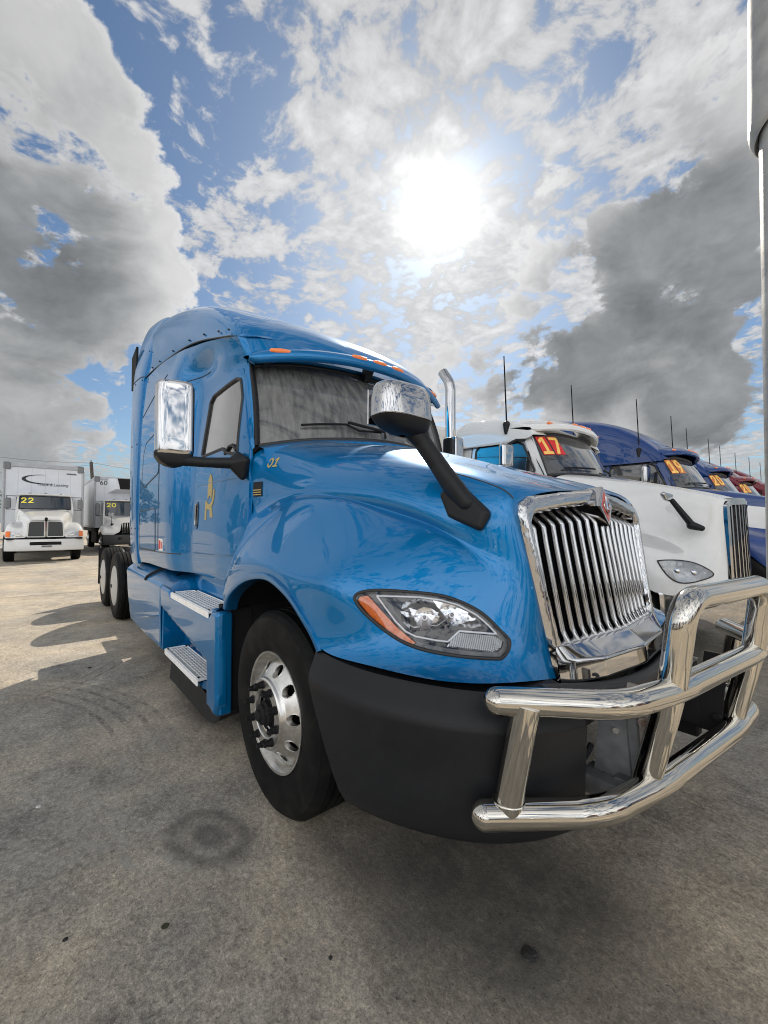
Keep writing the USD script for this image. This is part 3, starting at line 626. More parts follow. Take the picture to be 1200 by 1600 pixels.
# ---- hood mirrors
def hood_mirror(side):
    M = (lambda m: m) if side < 0 else mir
    base = [(.835,-.735,1.625,.034),(.965,-.724,1.515,.032),(.96,-.742,1.470,.022),(.83,-.760,1.520,.022),(.79,-.760,1.60,.022)]
    arm = cat([rhull(base), rhull([(.835,-.745,1.610,.040),(.90,-.745,1.565,.038),(.775,-.79,1.735,.040)]), rhull([(.775,-.79,1.735,.040),(.725,-.840,1.84,.040)]), rhull([(.725,-.840,1.84,.040),(.70,-.83,1.885,.04),(.695,-.90,1.895,.034)])])
    N = part(TRUCK, 'hood_mirror', M(arm), PLASTIC, smooth=50)
    # shell: black lower bowl and chrome cap, rounded plan
    def ring(z, w0, w1, d, xc=.70):
        pts = []
        for t in np.linspace(0, 2*np.pi, 41):
            c, s_ = math.cos(t), math.sin(t); e = .62
            yy = np.sign(c)*abs(c)**e; xx = np.sign(s_)*abs(s_)**e
            pts.append((xc + d*xx*(1.0 if xx > 0 else .8), -.945 + (w1 if yy > 0 else w0)*yy, z))
        return pts
    low = np.stack([ring(1.855, .015, .10, .02), ring(1.862, .05, .125, .045), ring(1.885, .105, .135, .070), ring(1.915, .137, .137, .084), ring(1.926, .142, .139, .088)], 0)
    top = np.stack([ring(1.926, .1425, .1395, .0885), ring(1.932, .144, .141, .090), ring(2.00, .142, .138, .088), ring(2.045, .136, .130, .082), ring(2.066, .122, .112, .070), ring(2.074, .10, .085, .05), ring(2.075, .01, .01, .01)], 0)
    part(N, 'mirror_bowl', M(grid(low, flip=True)), PLASTIC, smooth=50); part(N, 'mirror_cap', M(grid(top, flip=True)), CHROME, smooth=50)
    part(N, 'mirror_face', M(box(.622, .628, -1.07, -.83, 1.90, 2.05, .003)), CHROME)
hood_mirror(-1)
# ---- cab and sleeper: roof cap, side walls, doors, glass
def xs(x, *yz): return [(x, y, z) for y, z in yz]
ROOF_NET = [
 [(-.985,0,2.905),(-.985,-.50,2.900),(-.978,-.80,2.885),(-.965,-.93,2.862),(-.985,-1.03,2.842)],
 [(-1.05,0,3.02),(-1.05,-.50,3.012),(-1.05,-.80,2.98),(-1.05,-.96,2.925),(-1.075,-1.046,2.868)],
 xs(-1.25,(0,3.20),(-.55,3.185),(-.90,3.115),(-1.025,3.035),(-1.072,2.908)),
 xs(-1.67,(0,3.42),(-.56,3.41),(-.92,3.345),(-1.040,3.23),(-1.088,3.02)),
 xs(-2.2,(0,3.67),(-.57,3.655),(-.93,3.57),(-1.050,3.41),(-1.105,3.11)),
 xs(-2.9,(0,3.90),(-.58,3.885),(-.95,3.79),(-1.066,3.58),(-1.135,3.175)),
 xs(-3.4,(0,4.00),(-.58,3.985),(-.96,3.89),(-1.078,3.655),(-1.15,3.20)),
 xs(-3.95,(0,4.07),(-.58,4.05),(-.97,3.96),(-1.09,3.71),(-1.165,3.21))]
RG = surface(ROOF_NET, 110, 60, s=.00008)
RG2 = np.concatenate([RG, RG[:, -1:] + np.array([0, .03, -.004]), RG[:, -1:] + np.array([0, .05, -.03])], 1)
rear = np.stack([RG[-1], np.c_[RG[-1][:, :2], np.full(60, 3.0)]], 0)
part(TRUCK, 'roof_cap', both(cat([grid(RG2), grid(rear, flip=True)])), BLUE, smooth=50)
SIDE_NET = [
 [(-.987,-1.030,2.840),(-.985,-.982,2.74),(-.985,-.948,2.60),(-.785,-.995,1.99),(-.785,-.998,1.60),(-.79,-1.01,1.22),(-.80,-1.0,1.03)],
 [(-1.075,-1.046,2.866),(-1.07,-1.0,2.75),(-1.06,-.965,2.60),(-.95,-1.022,2.0),(-.95,-1.03,1.60),(-.95,-1.045,1.22),(-.95,-1.03,1.03)],
 xs(-1.30,(-1.075,2.915),(-1.025,2.78),(-.985,2.60),(-1.045,2.0),(-1.068,1.60),(-1.08,1.22),(-1.06,1.03)),
 xs(-1.62,(-1.085,2.99),(-1.035,2.82),(-.992,2.60),(-1.05,2.0),(-1.072,1.60),(-1.082,1.22),(-1.062,1.03)),
 xs(-1.86,(-1.093,3.035),(-1.05,2.84),(-1.012,2.60),(-1.056,2.0),(-1.076,1.60),(-1.085,1.22),(-1.066,1.03)),
 xs(-2.04,(-1.10,3.07),(-1.085,2.86),(-1.08,2.60),(-1.115,2.0),(-1.125,1.60),(-1.13,1.22),(-1.11,1.03)),
 xs(-2.20,(-1.106,3.10),(-1.14,2.87),(-1.16,2.60),(-1.185,2.0),(-1.19,1.60),(-1.19,1.22),(-1.165,1.03)),
 xs(-2.36,(-1.115,3.12),(-1.16,2.88),(-1.185,2.60),(-1.205,2.0),(-1.21,1.60),(-1.207,1.22),(-1.18,1.03)),
 xs(-3.0,(-1.14,3.175),(-1.175,2.90),(-1.195,2.60),(-1.212,2.0),(-1.215,1.60),(-1.21,1.22),(-1.185,1.03)),
 xs(-3.75,(-1.158,3.20),(-1.182,2.92),(-1.20,2.60),(-1.215,2.0),(-1.215,1.60),(-1.21,1.22),(-1.185,1.00)),
 xs(-3.97,(-1.165,3.205),(-1.186,2.92),(-1.20,2.60),(-1.215,2.0),(-1.215,1.60),(-1.21,1.22),(-1.185,.99))]
SN = np.array(SIDE_NET); ts = np.linspace(0, 1, 160)
SG = pchip(pchip(SN, ts, 0), np.linspace(0, 1, 90), 1)
_e = np.exp(-((SG[..., 0] + 1.78)/.30)**2 - ((SG[..., 2] - 2.835)/.085)**2*1.0); SG[..., 1] += .055*_e                # the scooped recess over the door
SY = lnd(None, SG.reshape(-1, 3)[:, [0, 2]], -SG.reshape(-1, 3)[:, 1])
def side(p, off):
    """Points given by (x, z) on the right-hand wall of cab and sleeper, off metres outside it."""
    p = np.asarray(p, float); y = SY(p); bad = ~np.isfinite(y)
    if bad.any(): y[bad] = np.nanmean(y) if (~bad).any() else 1.06
    return np.c_[p[:, 0], -(y + off), p[:, 1]]
DOOR = rpoly([(-.80,1.245),(-1.83,1.215),(-1.835,2.06),(-1.80,2.52),(-1.745,2.60),(-1.15,2.655),(-1.035,2.635),(-.93,2.33),(-.80,1.99)], .03)
WIN = rpoly([(-.965,1.965),(-1.16,2.005),(-1.24,2.045),(-1.72,2.035),(-1.665,2.50),(-1.60,2.545),(-1.13,2.575),(-1.06,2.555),(-.99,2.40)], .03)
def hole(c): return ~((c[:, 1] < 0) & shapely.contains_xy(WIN.buffer(.01), c[:, 0], c[:, 2]))
part2(TRUCK, 'side_wall', cat([grid(SG, keep=hole), grid(np.stack([SG[:, -1], SG[:, -1] + [0, .10, -.03], SG[:, -1]*[1, 0, 1] + [0, -.5, -.03]], 1))]), BLUE, smooth=50)
for M in (lambda m: m, mir):
    D = part(TRUCK, 'door', M(conform(DOOR.difference(WIN), side, .012, -.004, res=.035)), BLUE, smooth=40)
    wr = np.array(WIN.exterior.segmentize(.03).coords)[:-1]
    part(D, 'window_seal', M(tube(side(wr, .010), .013, 8, closed=True)), GASKET, smooth=80)
    part(D, 'window_glass', M(conform(WIN.buffer(-.004), side, .004, res=.06)), GLASS, smooth=60)
    part(D, 'quarter_divider', M(tube(side(np.array([(-.985,2.0),(-1.055,2.05),(-1.115,2.045),(-1.18,1.995)]), .012), .012, 8)), GASKET)
    hz = np.array([(-1.735 + .030*math.cos(t)*(1 if abs(math.cos(t)) < 2 else 1), 1.535 + .115*math.sin(t)) for t in np.linspace(0, 2*np.pi, 30)])
    Hd = part(D, 'door_handle', M(conform(sg.Polygon(hz), side, .018, .0, res=.02)), GLOSS_BLACK, smooth=40)
    part(Hd, 'pull', M(tube(side(np.array([(-1.748,1.625),(-1.752,1.58),(-1.752,1.50),(-1.748,1.455)]), .024), .0075, 8, round_caps=True)), CHROME, smooth=60)
    part(D, 'belt_moulding', M(tube(side(np.c_[np.linspace(-.83, -1.80, 30), np.linspace(1.80, 1.79, 30)], .011), .006, 8)), BLUE, smooth=60)
# thin dark joints between body panels
def joint(pts, r=.0045, off=.0005): return tube(side(np.array(sg.LineString(pts).segmentize(.03).coords), off), r, 6)
lug = rpoly([(-2.72,1.185),(-3.52,1.175),(-3.52,1.60),(-2.72,1.615)], .04)
blank = rpoly([(-2.62,1.965),(-3.30,1.86),(-3.42,1.92),(-3.36,2.26),(-3.25,2.36),(-2.66,2.42)], .05)
for M in (lambda m: m, mir):
    part(TRUCK, 'panel_joint', M(cat([joint(np.array(lug.exterior.coords)), joint(np.array(blank.exterior.coords)), joint([(-2.05,1.19),(-3.55,1.165)]), joint([(-3.55,2.7),(-2.55,2.95)]), joint([(-2.60,1.20),(-2.60,2.5)], .003),
         joint([(-1.75,2.80),(-2.14,2.775)])])), GASKET, label='dark joints between the sleeper panels')
    part(TRUCK, 'sleeper_panel', M(conform(blank.buffer(-.012), side, .003, -.004, res=.08)), BLUE, smooth=40)
    part(TRUCK, 'luggage_door', M(conform(lug.buffer(-.010), side, .003, -.004, res=.08)), BLUE, smooth=40)
    seam = RG[:, -1] + np.array([0, -.001, .002])
    part(TRUCK, 'roof_seam', M(tube(seam[2:], .006, 6)), GASKET)
    rv = [rhull([(*(RG[i, -1] + [0, -.002 + .008, .055]), .009)], 10) for i in (22, 34, 46, 58, 70, 82, 92, 102)]
    part(TRUCK, 'roof_bolts', M(cat(rv)), GASKET, kind='stuff')
# side extender behind the sleeper
ext = [(-3.66,.97),(-3.66,3.17),(-3.60,3.62),(-3.56,3.86)]
EN = [[(-3.66,-1.19,.98),(-3.66,-1.222,1.3),(-3.655,-1.228,2.0),(-3.65,-1.215,2.7),(-3.64,-1.172,3.19),(-3.62,-1.12,3.46),(-3.60,-1.065,3.69),(-3.58,-.995,3.90),(-3.57,-.90,3.99)],
      [(-3.80,-1.20,.97),(-3.80,-1.238,1.3),(-3.80,-1.245,2.0),(-3.80,-1.235,2.7),(-3.80,-1.205,3.2),(-3.79,-1.155,3.48),(-3.79,-1.10,3.72),(-3.78,-1.02,3.95),(-3.78,-.91,4.05)],
      [(-4.04,-1.195,.97),(-4.05,-1.232,1.3),(-4.06,-1.24,2.0),(-4.07,-1.232,2.7),(-4.08,-1.212,3.2),(-4.10,-1.18,3.50),(-4.12,-1.13,3.76),(-4.14,-1.04,4.00),(-4.14,-.92,4.09)]]
EG = surface(EN, 14, 70, s=.0002)
EG2 = np.concatenate([EG[:1] + np.array([0, .03, 0]), EG, EG[-1:] + np.array([-.004, .012, 0]), EG[-1:] + np.array([.02, .03, 0])], 0)
jz = np.argmin(np.abs(EG[7, :, 2] - 3.21))
for M in (lambda m: m, mir):
    X = part(TRUCK, 'side_extender', M(grid(EG2)), BLUE, smooth=45)
    part(X, 'extender_joint', M(tube(EG[:, jz] + [0, -.001, 0], .005, 6)), GASKET)
    part(X, 'rubber_flap', M(hull([(x, y, z) for x, z in ((-4.08,3.22),(-4.40,3.22),(-4.40,3.66),(-4.09,3.72)) for y in (-1.19, -1.165)])), BLACK)
    part(X, 'extender_bolts', M(cat([rhull([(*(EG[i, j] + [0, .002, 0]), .010)], 10) for j in (10, 22, 34, 46) for i in (2, 10)])), GASKET, kind='stuff')
part(TRUCK, 'sleeper_rear_wall', box(-4.0, -3.94, -1.17, 1.17, 1.0, 3.2, .02), BLUE)

# windshield, pillars, visor
WB = cubic([(-.800,-.955,2.015),(-.66,-.64,2.075),(-.50,-.28,2.10),(-.455,0,2.105),(-.50,.28,2.10),(-.66,.64,2.075),(-.800,.955,2.015)], np.linspace(0, 1, 50))
WT = cubic([(-.985,-.925,2.645),(-.905,-.60,2.705),(-.855,-.25,2.725),(-.845,0,2.73),(-.855,.25,2.725),(-.905,.60,2.705),(-.985,.925,2.645)], np.linspace(0, 1, 50))
bow = np.linspace(0, 1, 14)
WS = np.stack([WB*(1 - t) + WT*t + np.array([.03*math.sin(math.pi*t), 0, 0]) for t in bow], 0)
part(TRUCK, 'windshield', grid(WS), WINDSHIELD, smooth=60)
rim = np.vstack([WB, WS[1:-1, -1], WT[::-1], WS[1:-1, 0][::-1]])
part(TRUCK, 'windshield_seal', tube(rim, .016, 8, closed=True), GASKET, smooth=80)
head = np.stack([WT + [.0, 0, .008], WT + [.03, 0, .03], np.c_[np.full(50, -.985), WT[:, 1]*1.06, 2.91 - .055*np.abs(WT[:, 1])**4]], 0)
part(TRUCK, 'header_panel', grid(head), BLUE, smooth=50)
fill = np.stack([np.stack([WT[0] + [0, .02, -.01], head[1, 0], head[2, 0], head[2, 0] + [-.03, 0, .02]]), np.array([(-.986,-.950,2.60),(-.987,-.968,2.69),(-.988,-1.034,2.843),(-1.03,-1.034,2.855)])], 0)
part2(TRUCK, 'header_corner', grid(fill), BLUE, smooth=50)
t = np.linspace(0, 1, 14)[:, None]
pil = np.stack([WS[:, 0] + [.0, .0, 0], WS[:, 0] + [.008, -.02, 0], np.array([-.775,-1.0,1.985])*(1 - t) + np.array([-.975,-.955,2.66])*t, np.array([-.83,-1.012,1.985])*(1 - t) + np.array([-1.03,-.968,2.655])*t], 1)
part2(TRUCK, 'windshield_pillar', grid(pil, flip=True), BLUE, smooth=40)
part2(TRUCK, 'pillar_trim', tube(WS[:, 0] + [.006, -.012, 0], .019, 8), PLASTIC, smooth=60)
part(TRUCK, 'cowl', grid(np.stack([WB + [.02, 0, -.005], WB + [.10, 0, -.03], WB + [.16, 0, -.14]], 0), flip=True), BLUE)
vy = np.linspace(-1.0, 1.0, 61); vb = 1 - np.abs(vy)**2.2
vx, vz = -.885 + .27*vb, 2.655 + .092*vb
endk = np.clip((1 - np.abs(vy))/.07, 0, 1)**.5
sect = [(-.012, -.040), (.010, -.034), (.024, -.012), (.024, .012), (.012, .036), (-.02, .056), (-.10, .078), (-.19, .088), (-.20, .075), (-.11, .040), (-.05, -.012)]
vis = np.stack([np.c_[vx + (dx if dx > 0 else dx*(.45 + .55*endk)), vy, vz + .01 + (dz - .01)*(.35 + .65*endk)] for dx, dz in sect + sect[:1]], 0)
V = part(TRUCK, 'sun_visor', cat([grid(vis), hull(vis[:, 0]), hull(vis[:, -1])]), BLUE, smooth=40)
for y0 in (-.80, -.20, 0, .20, .80):
    i = np.argmin(np.abs(vy - y0)); c = np.array([vx[i], vy[i], vz[i]]); tx = (vx[min(i + 1, 60)] - vx[i - 1])/(vy[min(i + 1, 60)] - vy[i - 1])
    ov = [rhull([(c[0] + .004 + tx*d, c[1] + d, c[2] + .034, .022 - .30*abs(d)**1.4) for d in (-.055, -.03, 0, .03, .055)])]
    part(V, 'marker_light', ov, AMBER, smooth=60)
for y0 in (-.82, 0, .82):
    i = np.argmin(np.abs(vy - y0)); c = np.array([vx[i], vy[i], vz[i]])
    part(V, 'visor_bracket', hull([(c[0] - .09 + dx, c[1] + dy, c[2] + dz) for dx, dz in ((0, .03), (-.10, .05), (-.08, -.07), (-.13, -.07)) for dy in (-.03, .03)]), PLASTIC)
# wipers
for s, y0, y1 in ((0, -.08, -.66), (1, .62, .05)):
    k0, k1 = np.interp([y0, y1], WB[:, 1], np.arange(50)); p = np.array([WS[1 if f < .5 else 2][int(k0 + (k1 - k0)*f)] for f in np.linspace(0, 1, 9)]) + [.03, 0, .02]
    Wp = part(TRUCK, 'wiper', tube(p, .009, 6), BLACK); part(Wp, 'wiper_arm', tube(np.array([p[0] + [.05, 0, -.05], p[0] + [.04, 0, .0], p[4] + [.022, 0, .012]]), .011, 6), BLACK)
# what shows through the glass
part(TRUCK, 'dashboard', [box(-1.02, -.72, -.90, .90, 1.86, 2.03, .03), box(-.80, -.62, -.55, .55, 1.88, 2.05, .03)], INTERIOR)
part(TRUCK, 'cab_back_wall', box(-2.02, -1.98, -1.0, 1.0, 1.2, 2.95), INTERIOR)
part(TRUCK, 'cab_floor', box(-2.0, -.75, -.98, .98, 1.10, 1.16), INTERIOR); part(TRUCK, 'cab_ceiling', box(-2.0, -1.10, -.93, .93, 2.74, 2.78), HEADLINER)
for y0 in (-.55, .55):
    S = part(TRUCK, 'seat', [box(-1.78, -1.28, y0 - .26, y0 + .26, 1.55, 1.70, .05), box(-1.80, -1.64, y0 - .25, y0 + .25, 1.66, 2.28, .05)], INTERIOR)
    part(S, 'headrest', box(-1.78, -1.66, y0 - .14, y0 + .14, 2.30, 2.48, .04), INTERIOR)
part(TRUCK, 'steering_wheel', tube([(-1.12 + .10*math.sin(a), .55 + .22*math.cos(a), 2.02 + .19*math.sin(a)) for a in np.linspace(0, 2*np.pi, 30)], .016, 8), BLACK, smooth=60)

# door mirrors
def door_mirror(M):
    arm = cat([rhull([(-.80,-1.045,1.90,.035),(-.83,-1.05,1.80,.028),(-.92,-1.055,1.86,.03),(-.90,-1.055,1.955,.022),(-.845,-1.115,1.885,.040)]),
               rhull([(-.845,-1.115,1.885,.040),(-.93,-1.27,1.885,.034)]), rhull([(-.93,-1.27,1.885,.034),(-1.0,-1.39,1.893,.036)]),
               rhull([(-1.0,-1.39,1.893,.036),(-1.03,-1.46,1.910,.045),(-1.05,-1.535,1.935,.028)])])
    R = part(TRUCK, 'door_mirror', M(arm), PLASTIC, smooth=50)
    def ring(z, k=1.0, d=1.0):
        pts = []
        for t in np.linspace(0, 2*np.pi, 49):
            c, s_ = math.cos(t), math.sin(t); e = .42
            a, b = np.sign(c)*abs(c)**e*.106*k, np.sign(s_)*abs(s_)**e*.062*d
            b = b*(1.0 if b > 0 else 1.25)
            pts.append((-1.035 + b + a*.28, -1.445 + a, z))
        return pts
    zz = [(1.925,.80,.8),(1.935,.96,.95),(1.96,1,1),(2.05,1,1),(2.18,1,1),(2.32,1,1),(2.395,.995,1),(2.415,.96,.95),(2.425,.85,.8),(2.427,.05,.05)]
    part(R, 'mirror_shell', M(grid(np.stack([ring(*q) for q in zz], 0), flip=True)), CHROME, smooth=45)
    part(R, 'mirror_bowl', M(grid(np.stack([ring(*q) for q in ((1.845,.15,.3),(1.855,.45,.7),(1.88,.80,.95),(1.915,1.01,1.02),(1.932,1.015,1.03),(1.934,.9,.9))], 0), flip=True)), PLASTIC, smooth=50)
    part(R, 'mirror_rim', M(grid(np.stack([ring(*q) for q in zz], 0)*np.array([1, 1, .985]) + np.array([-.052, .022, .030]), flip=True)), PLASTIC, smooth=45)
door_mirror(lambda m: m); door_mirror(mir)

# lettering and badges
HV = HOOD_G.reshape(-1, 3); HV = HV[(HV[:, 2] > 1.60) & (HV[:, 1] < -.6) & (HV[:, 0] < .3)]
HS = lnd(None, HV[:, [0, 2]], -HV[:, 1])
def hood_side(p, off): p = np.asarray(p, float); y = HS(p); y = np.where(np.isfinite(y), y, np.nanmean(y)); return np.c_[p[:, 0], -(y + off), p[:, 1]]
def onto(fn, x0, z0, ang=0.0, sx=1.0):
    c, s = math.cos(ang), math.sin(ang)
    return lambda p, off: fn(np.c_[x0 + sx*(p[:, 0]*c - p[:, 1]*s), z0 + p[:, 0]*s + p[:, 1]*c], off)
part(TRUCK, 'hood_number', stand_text('01', .062, onto(hood_side, -.655, 1.85), .004), GOLD)
vent = part(TRUCK, 'fender_badge', conform(rpoly([(-.765,1.655),(-.665,1.655),(-.668,1.755),(-.765,1.755)], .006), hood_side, .006, .0, res=.03), PLASTIC)
for k in range(3): part(vent, 'badge_stripe', conform(sg.box(-.762, 1.664 + k*.016, -.670, 1.670 + k*.016), hood_side, .009, .005, res=.03), GOLD)
# the gold figure on the door: a flame over a standing form
def arc(cx, cz, r, a0, a1, w0, w1, n=24):
    a = np.radians(np.linspace(a0, a1, n)); w = np.linspace(w0, w1, n)/2
    return sg.Polygon(np.vstack([np.c_[cx + (r + w)*np.cos(a), cz + (r + w)*np.sin(a)], np.c_[cx + (r - w)*np.cos(a), cz + (r - w)*np.sin(a)][::-1]]))
flame = sg.Polygon([(-.045,.115),(-.055,.20),(-.05,.275),(-.015,.32),(.03,.28),(.05,.20),(.045,.115)]).difference(sg.Point(.0, .115).buffer(.026))
body = unary_union([arc(-.005, .145, .095, 215, 385, .050, .028), sg.Polygon([(-.095,.10),(-.06,.06),(-.062,-.055),(-.098,-.055)]), sg.Polygon([(.012,.055),(.052,.06),(.085,-.035),(.030,-.035)])])
emb = part(TRUCK, 'door_emblem', conform(flame, onto(side, -1.435, 1.55), .016, .011, res=.05), GOLD); part(emb, 'emblem_figure', conform(body, onto(side, -1.435, 1.55), .016, .011, res=.05), GOLD)
st = part(TRUCK, 'inspection_sticker', conform(sg.box(-2.55, 1.20, -2.40, 1.315), side, .005, .001, res=.05), DECAL_W)
part(st, 'sticker_print', [conform(sg.box(-2.535, 1.215, -2.475, 1.30), side, .0065, .003, res=.05), stand_text('8', .06, onto(side, -2.46, 1.225), .0065)], RED_VINYL)
# ---- wheels
def tyre_profile(r=.508, w=.285, groove=4):
    p = [(.292, -.02), (.300, .000), (.318, .004), (.345, .012), (.385, .0165), (.425, .0165), (.452, .013), (.470, .008), (.474, .0085), (.478, .004), (.490, -.008), (.497, -.016), (.5005, -.024)]
    y = -.030; pr = []
    gw = .012; land = (w - .06 - groove*gw)/(groove + 1)
    for k in range(groove + 1):
        pr += [(r - .003*(abs(y + w/2)/(w/2))**2, y), (r - .003*(abs(y - land + w/2)/(w/2))**2, y - land)]
        y -= land
        if k < groove: pr += [(r - .016, y - .002), (r - .016, y - gw + .002)]; y -= gw
    tail = [(a, -w - b) for a, b in p[::-1]]
    return p + pr + tail
TP = np.array(tyre_profile())
def front_wheel(name, side):
    M = (lambda m: m) if side < 0 else mir
    c = (0, -1.192, .507)
    Wn = part(TRUCK, name, M(revolve_y(TP, 128, c)), RUBBER, smooth=28)
    a = np.arange(10)*2*np.pi/10 + .12
    prof = [(.262,-.20),(.262,-.10),(.268,-.045),(.280,-.012),(.288,.004),(.2985,.007),(.3005,.002),(.299,-.006),(.293,-.010)]
    rim = revolve_y(prof, 128, c)
    dprof = np.array([(.268,-.045),(.255,-.038),(.238,-.020),(.205,.008),(.188,.022),(.178,.034),(.174,.046),(.168,.052),(.150,.053),(.118,.053),(.113,.050),(.111,.040),(.111,-.03)])
    # the wheel's disc, with its ten hand holes cut through
    an = np.linspace(0, 2*np.pi, 361); rr = np.interp(np.linspace(0, len(dprof) - 1, 130), np.arange(len(dprof)), dprof[:, 0]); hh = np.interp(np.linspace(0, len(dprof) - 1, 130), np.arange(len(dprof)), dprof[:, 1])
    Gd = np.stack([rr[:, None]*np.cos(an), np.broadcast_to(-hh[:, None], (130, 361)), rr[:, None]*np.sin(an)], -1) + np.array(c)
    hc = np.stack([.2165*np.cos(a), .2165*np.sin(a)], 1)
    def keep(q):
        p = (q - c)[:, [0, 2]]; return np.min(np.linalg.norm(p[:, None] - hc[None], axis=2), 1) > .0275
    disc = grid(Gd, keep=keep)
    coll = []
    for h in hc:
        t = np.linspace(0, 2*np.pi, 33); r_ = np.hypot(h[0] + .029*np.cos(t), h[1] + .029*np.sin(t))
        y_ = np.interp(r_, dprof[::-1][4:, 0], dprof[::-1][4:, 1])
        rows = [np.stack([c[0] + h[0] + q*np.cos(t), c[1] - y_ - o, c[2] + h[1] + q*np.sin(t)], 1) for q, o in ((.0315, .0), (.0285, .002), (.0265, -.004), (.0265, -.028))]
        coll.append(grid(np.stack(rows, 0), flip=True))
    part(Wn, 'rim', M(cat([rim, disc] + coll)), ALU, smooth=35)
    part(Wn, 'brake_drum', M(revolve_y([(.001,-.10),(.255,-.10),(.26,-.22)], 40, c)), BLACK)
    hub = revolve_y([(.110,.012),(.108,.03),(.104,.034),(.098,.032),(.094,.018),(.085,.016)], 64, c)
    part(Wn, 'hub_ring', M(hub), CHROME, smooth=40)
    cap = revolve_y([(.088,.010),(.074,.022),(.062,.030),(.060,.052),(.052,.060),(.050,.072),(.030,.080),(.028,.090),(.012,.094),(.0005,.094)], 48, c)
    part(Wn, 'hub_cap', M(cat([cap] + [disc_prism(c[0] + .070*math.cos(t), c[2] + .070*math.sin(t), .008, c[1] - .015, c[1] - .034, 6) for t in np.arange(6)*math.pi/3])), BLACK, smooth=35)
    for t in np.arange(10)*2*np.pi/10 + .12 + math.pi/10:
        x, z = c[0] + .1425*math.cos(t), c[2] + .1425*math.sin(t)
        part(Wn, 'lug_nut', M(cat([disc_prism(x, z, .0205, c[1] - .050, c[1] - .060, 16), disc_prism(x, z, .0165, c[1] - .058, c[1] - .076, 6), disc_prism(x, z, .0115, c[1] - .074, c[1] - .097, 12, .92), disc_prism(x, z, .0135, c[1] - .082, c[1] - .088, 12)])), BLACK, smooth=30)
front_wheel('front_wheel', -1); front_wheel('front_wheel', 1)
def drive_wheel(x, side):
    M = (lambda m: m) if side < 0 else mir
    c = (x, -1.195, .507); c2 = (x, -.865, .507)
    Wn = part(TRUCK, 'drive_wheel', M(cat([revolve_y(TP, 96, c), revolve_y(TP, 96, c2)])), RUBBER, smooth=28)
    part(Wn, 'wheel_cover', M(revolve_y([(.30,-.03),(.302,.004),(.297,.012),(.285,.016),(.20,.030),(.09,.040),(.0005,.042)], 64, c)), ALU_PALE, smooth=35)
    part(Wn, 'cover_badge', M(cat([disc_prism(c[0] + q[0], c[2] + q[1], .030, c[1] - .038, c[1] - .048, 16) for q in ((0, 0),)] + [box(c[0] - .05, c[0] + .05, c[1] - .050, c[1] - .040, c[2] - .006, c[2] + .006)])), BLACK)
for x in (-5.514, -6.831):
    for s in (-1, 1): drive_wheel(x, s)
# ---- chassis
CH = part(TRUCK, 'chassis_frame', [box(-7.7, 1.0, -.48, -.40, .60, .86), box(-7.7, 1.0, .40, .48, .60, .86), box(-7.7, -7.6, -.48, .48, .62, .84), box(-3.9, -3.8, -.42, .42, .64, .82)], BLACK)
part(CH, 'front_axle', [box(-.08, .08, -.95, .95, .42, .56, .03), box(-.5, .6, -.52, -.42, .56, .62), box(-.5, .6, .42, .52, .56, .62)], BLACK)
part(CH, 'rear_axle', [tube([(-5.514, -.8, .507), (-5.514, .8, .507)], .09, 12), tube([(-6.831, -.8, .507), (-6.831, .8, .507)], .09, 12)], BLACK)
part(CH, 'engine', box(-.6, .75, -.35, .35, .45, 1.3, .05), BLACK)
part(CH, 'fuel_tank', [box(-3.6, -1.0, -1.0, -.55, .30, .90, .08), box(-3.6, -1.0, .55, 1.0, .30, .90, .08)], BLACK)
part(CH, 'deck_plate', box(-5.0, -4.1, -.6, .6, .88, .92), GREY)
part(CH, 'coupling_plate', hull([(x, y, z) for x, y in ((-6.9,-.28),(-6.9,.28),(-6.5,-.48),(-6.5,.48),(-5.75,-.45),(-5.75,.45)) for z in (1.04, 1.10)]), BLACK)
part2(CH, 'mud_flap', box(-7.60, -7.58, -1.2, -.56, .30, .98), BLACK)

# ---- side skirts and steps
rsec = [(-1.13,.285),(-1.205,.288),(-1.232,.305),(-1.238,.345),(-1.246,.60),(-1.243,.86),(-1.232,.888),(-1.215,.905),(-1.14,.958),(-1.09,.975),(-.95,.985)]
def skirt_row(x0, slant=.0, inset=0.0): return np.array([(x0 - slant*(z - .29), y*(1 - inset*.02), z) for y, z in rsec])
SK = [skirt_row(-2.335, 0, 1.6), skirt_row(-2.318, 0, .4), skirt_row(-2.335, 0, 0), skirt_row(-3.0), skirt_row(-3.6, .2), skirt_row(-3.86, .5), skirt_row(-3.90, .55, .5), skirt_row(-3.90, .55, 2.5), skirt_row(-3.90, .55, 8)]
groove = np.array([(x, -1.2462, .60 + (x + 2.35)*.19) for x in np.linspace(-2.36, -3.35, 16)])
for M in (lambda m: m, mir):
    K = part(TRUCK, 'rear_skirt', M(grid(np.stack(SK, 0), flip=True)), BLUE, smooth=32)
    part(K, 'skirt_crease', M(tube(groove, np.linspace(.009, .003, 16), 6)), BLUE)
    part(K, 'skirt_slot', M(tube(np.array([(-2.99,-1.236,.868),(-2.97,-1.225,.900),(-2.90,-1.14,.962),(-2.86,-1.06,.982)]), .022, 8)), BLACK)
P = sg.Polygon([(-2.30,.895),(-1.985,.885),(-1.93,.845),(-.885,.845),(-.855,.885),(-.735,.895),(-.725,.30),(-.76,.22),(-.93,.24),(-.945,.525),(-2.30,.695)]).buffer(-.012).buffer(.012)
def outer(p, off):
    """The front skirt's outer face, rounded in at its edges."""
    d = P.exterior.distance(shapely.points(p)); return np.c_[p[:, 0], -(1.246 + off - .020*(1 - np.minimum(d/.020, 1))**2), p[:, 1]]
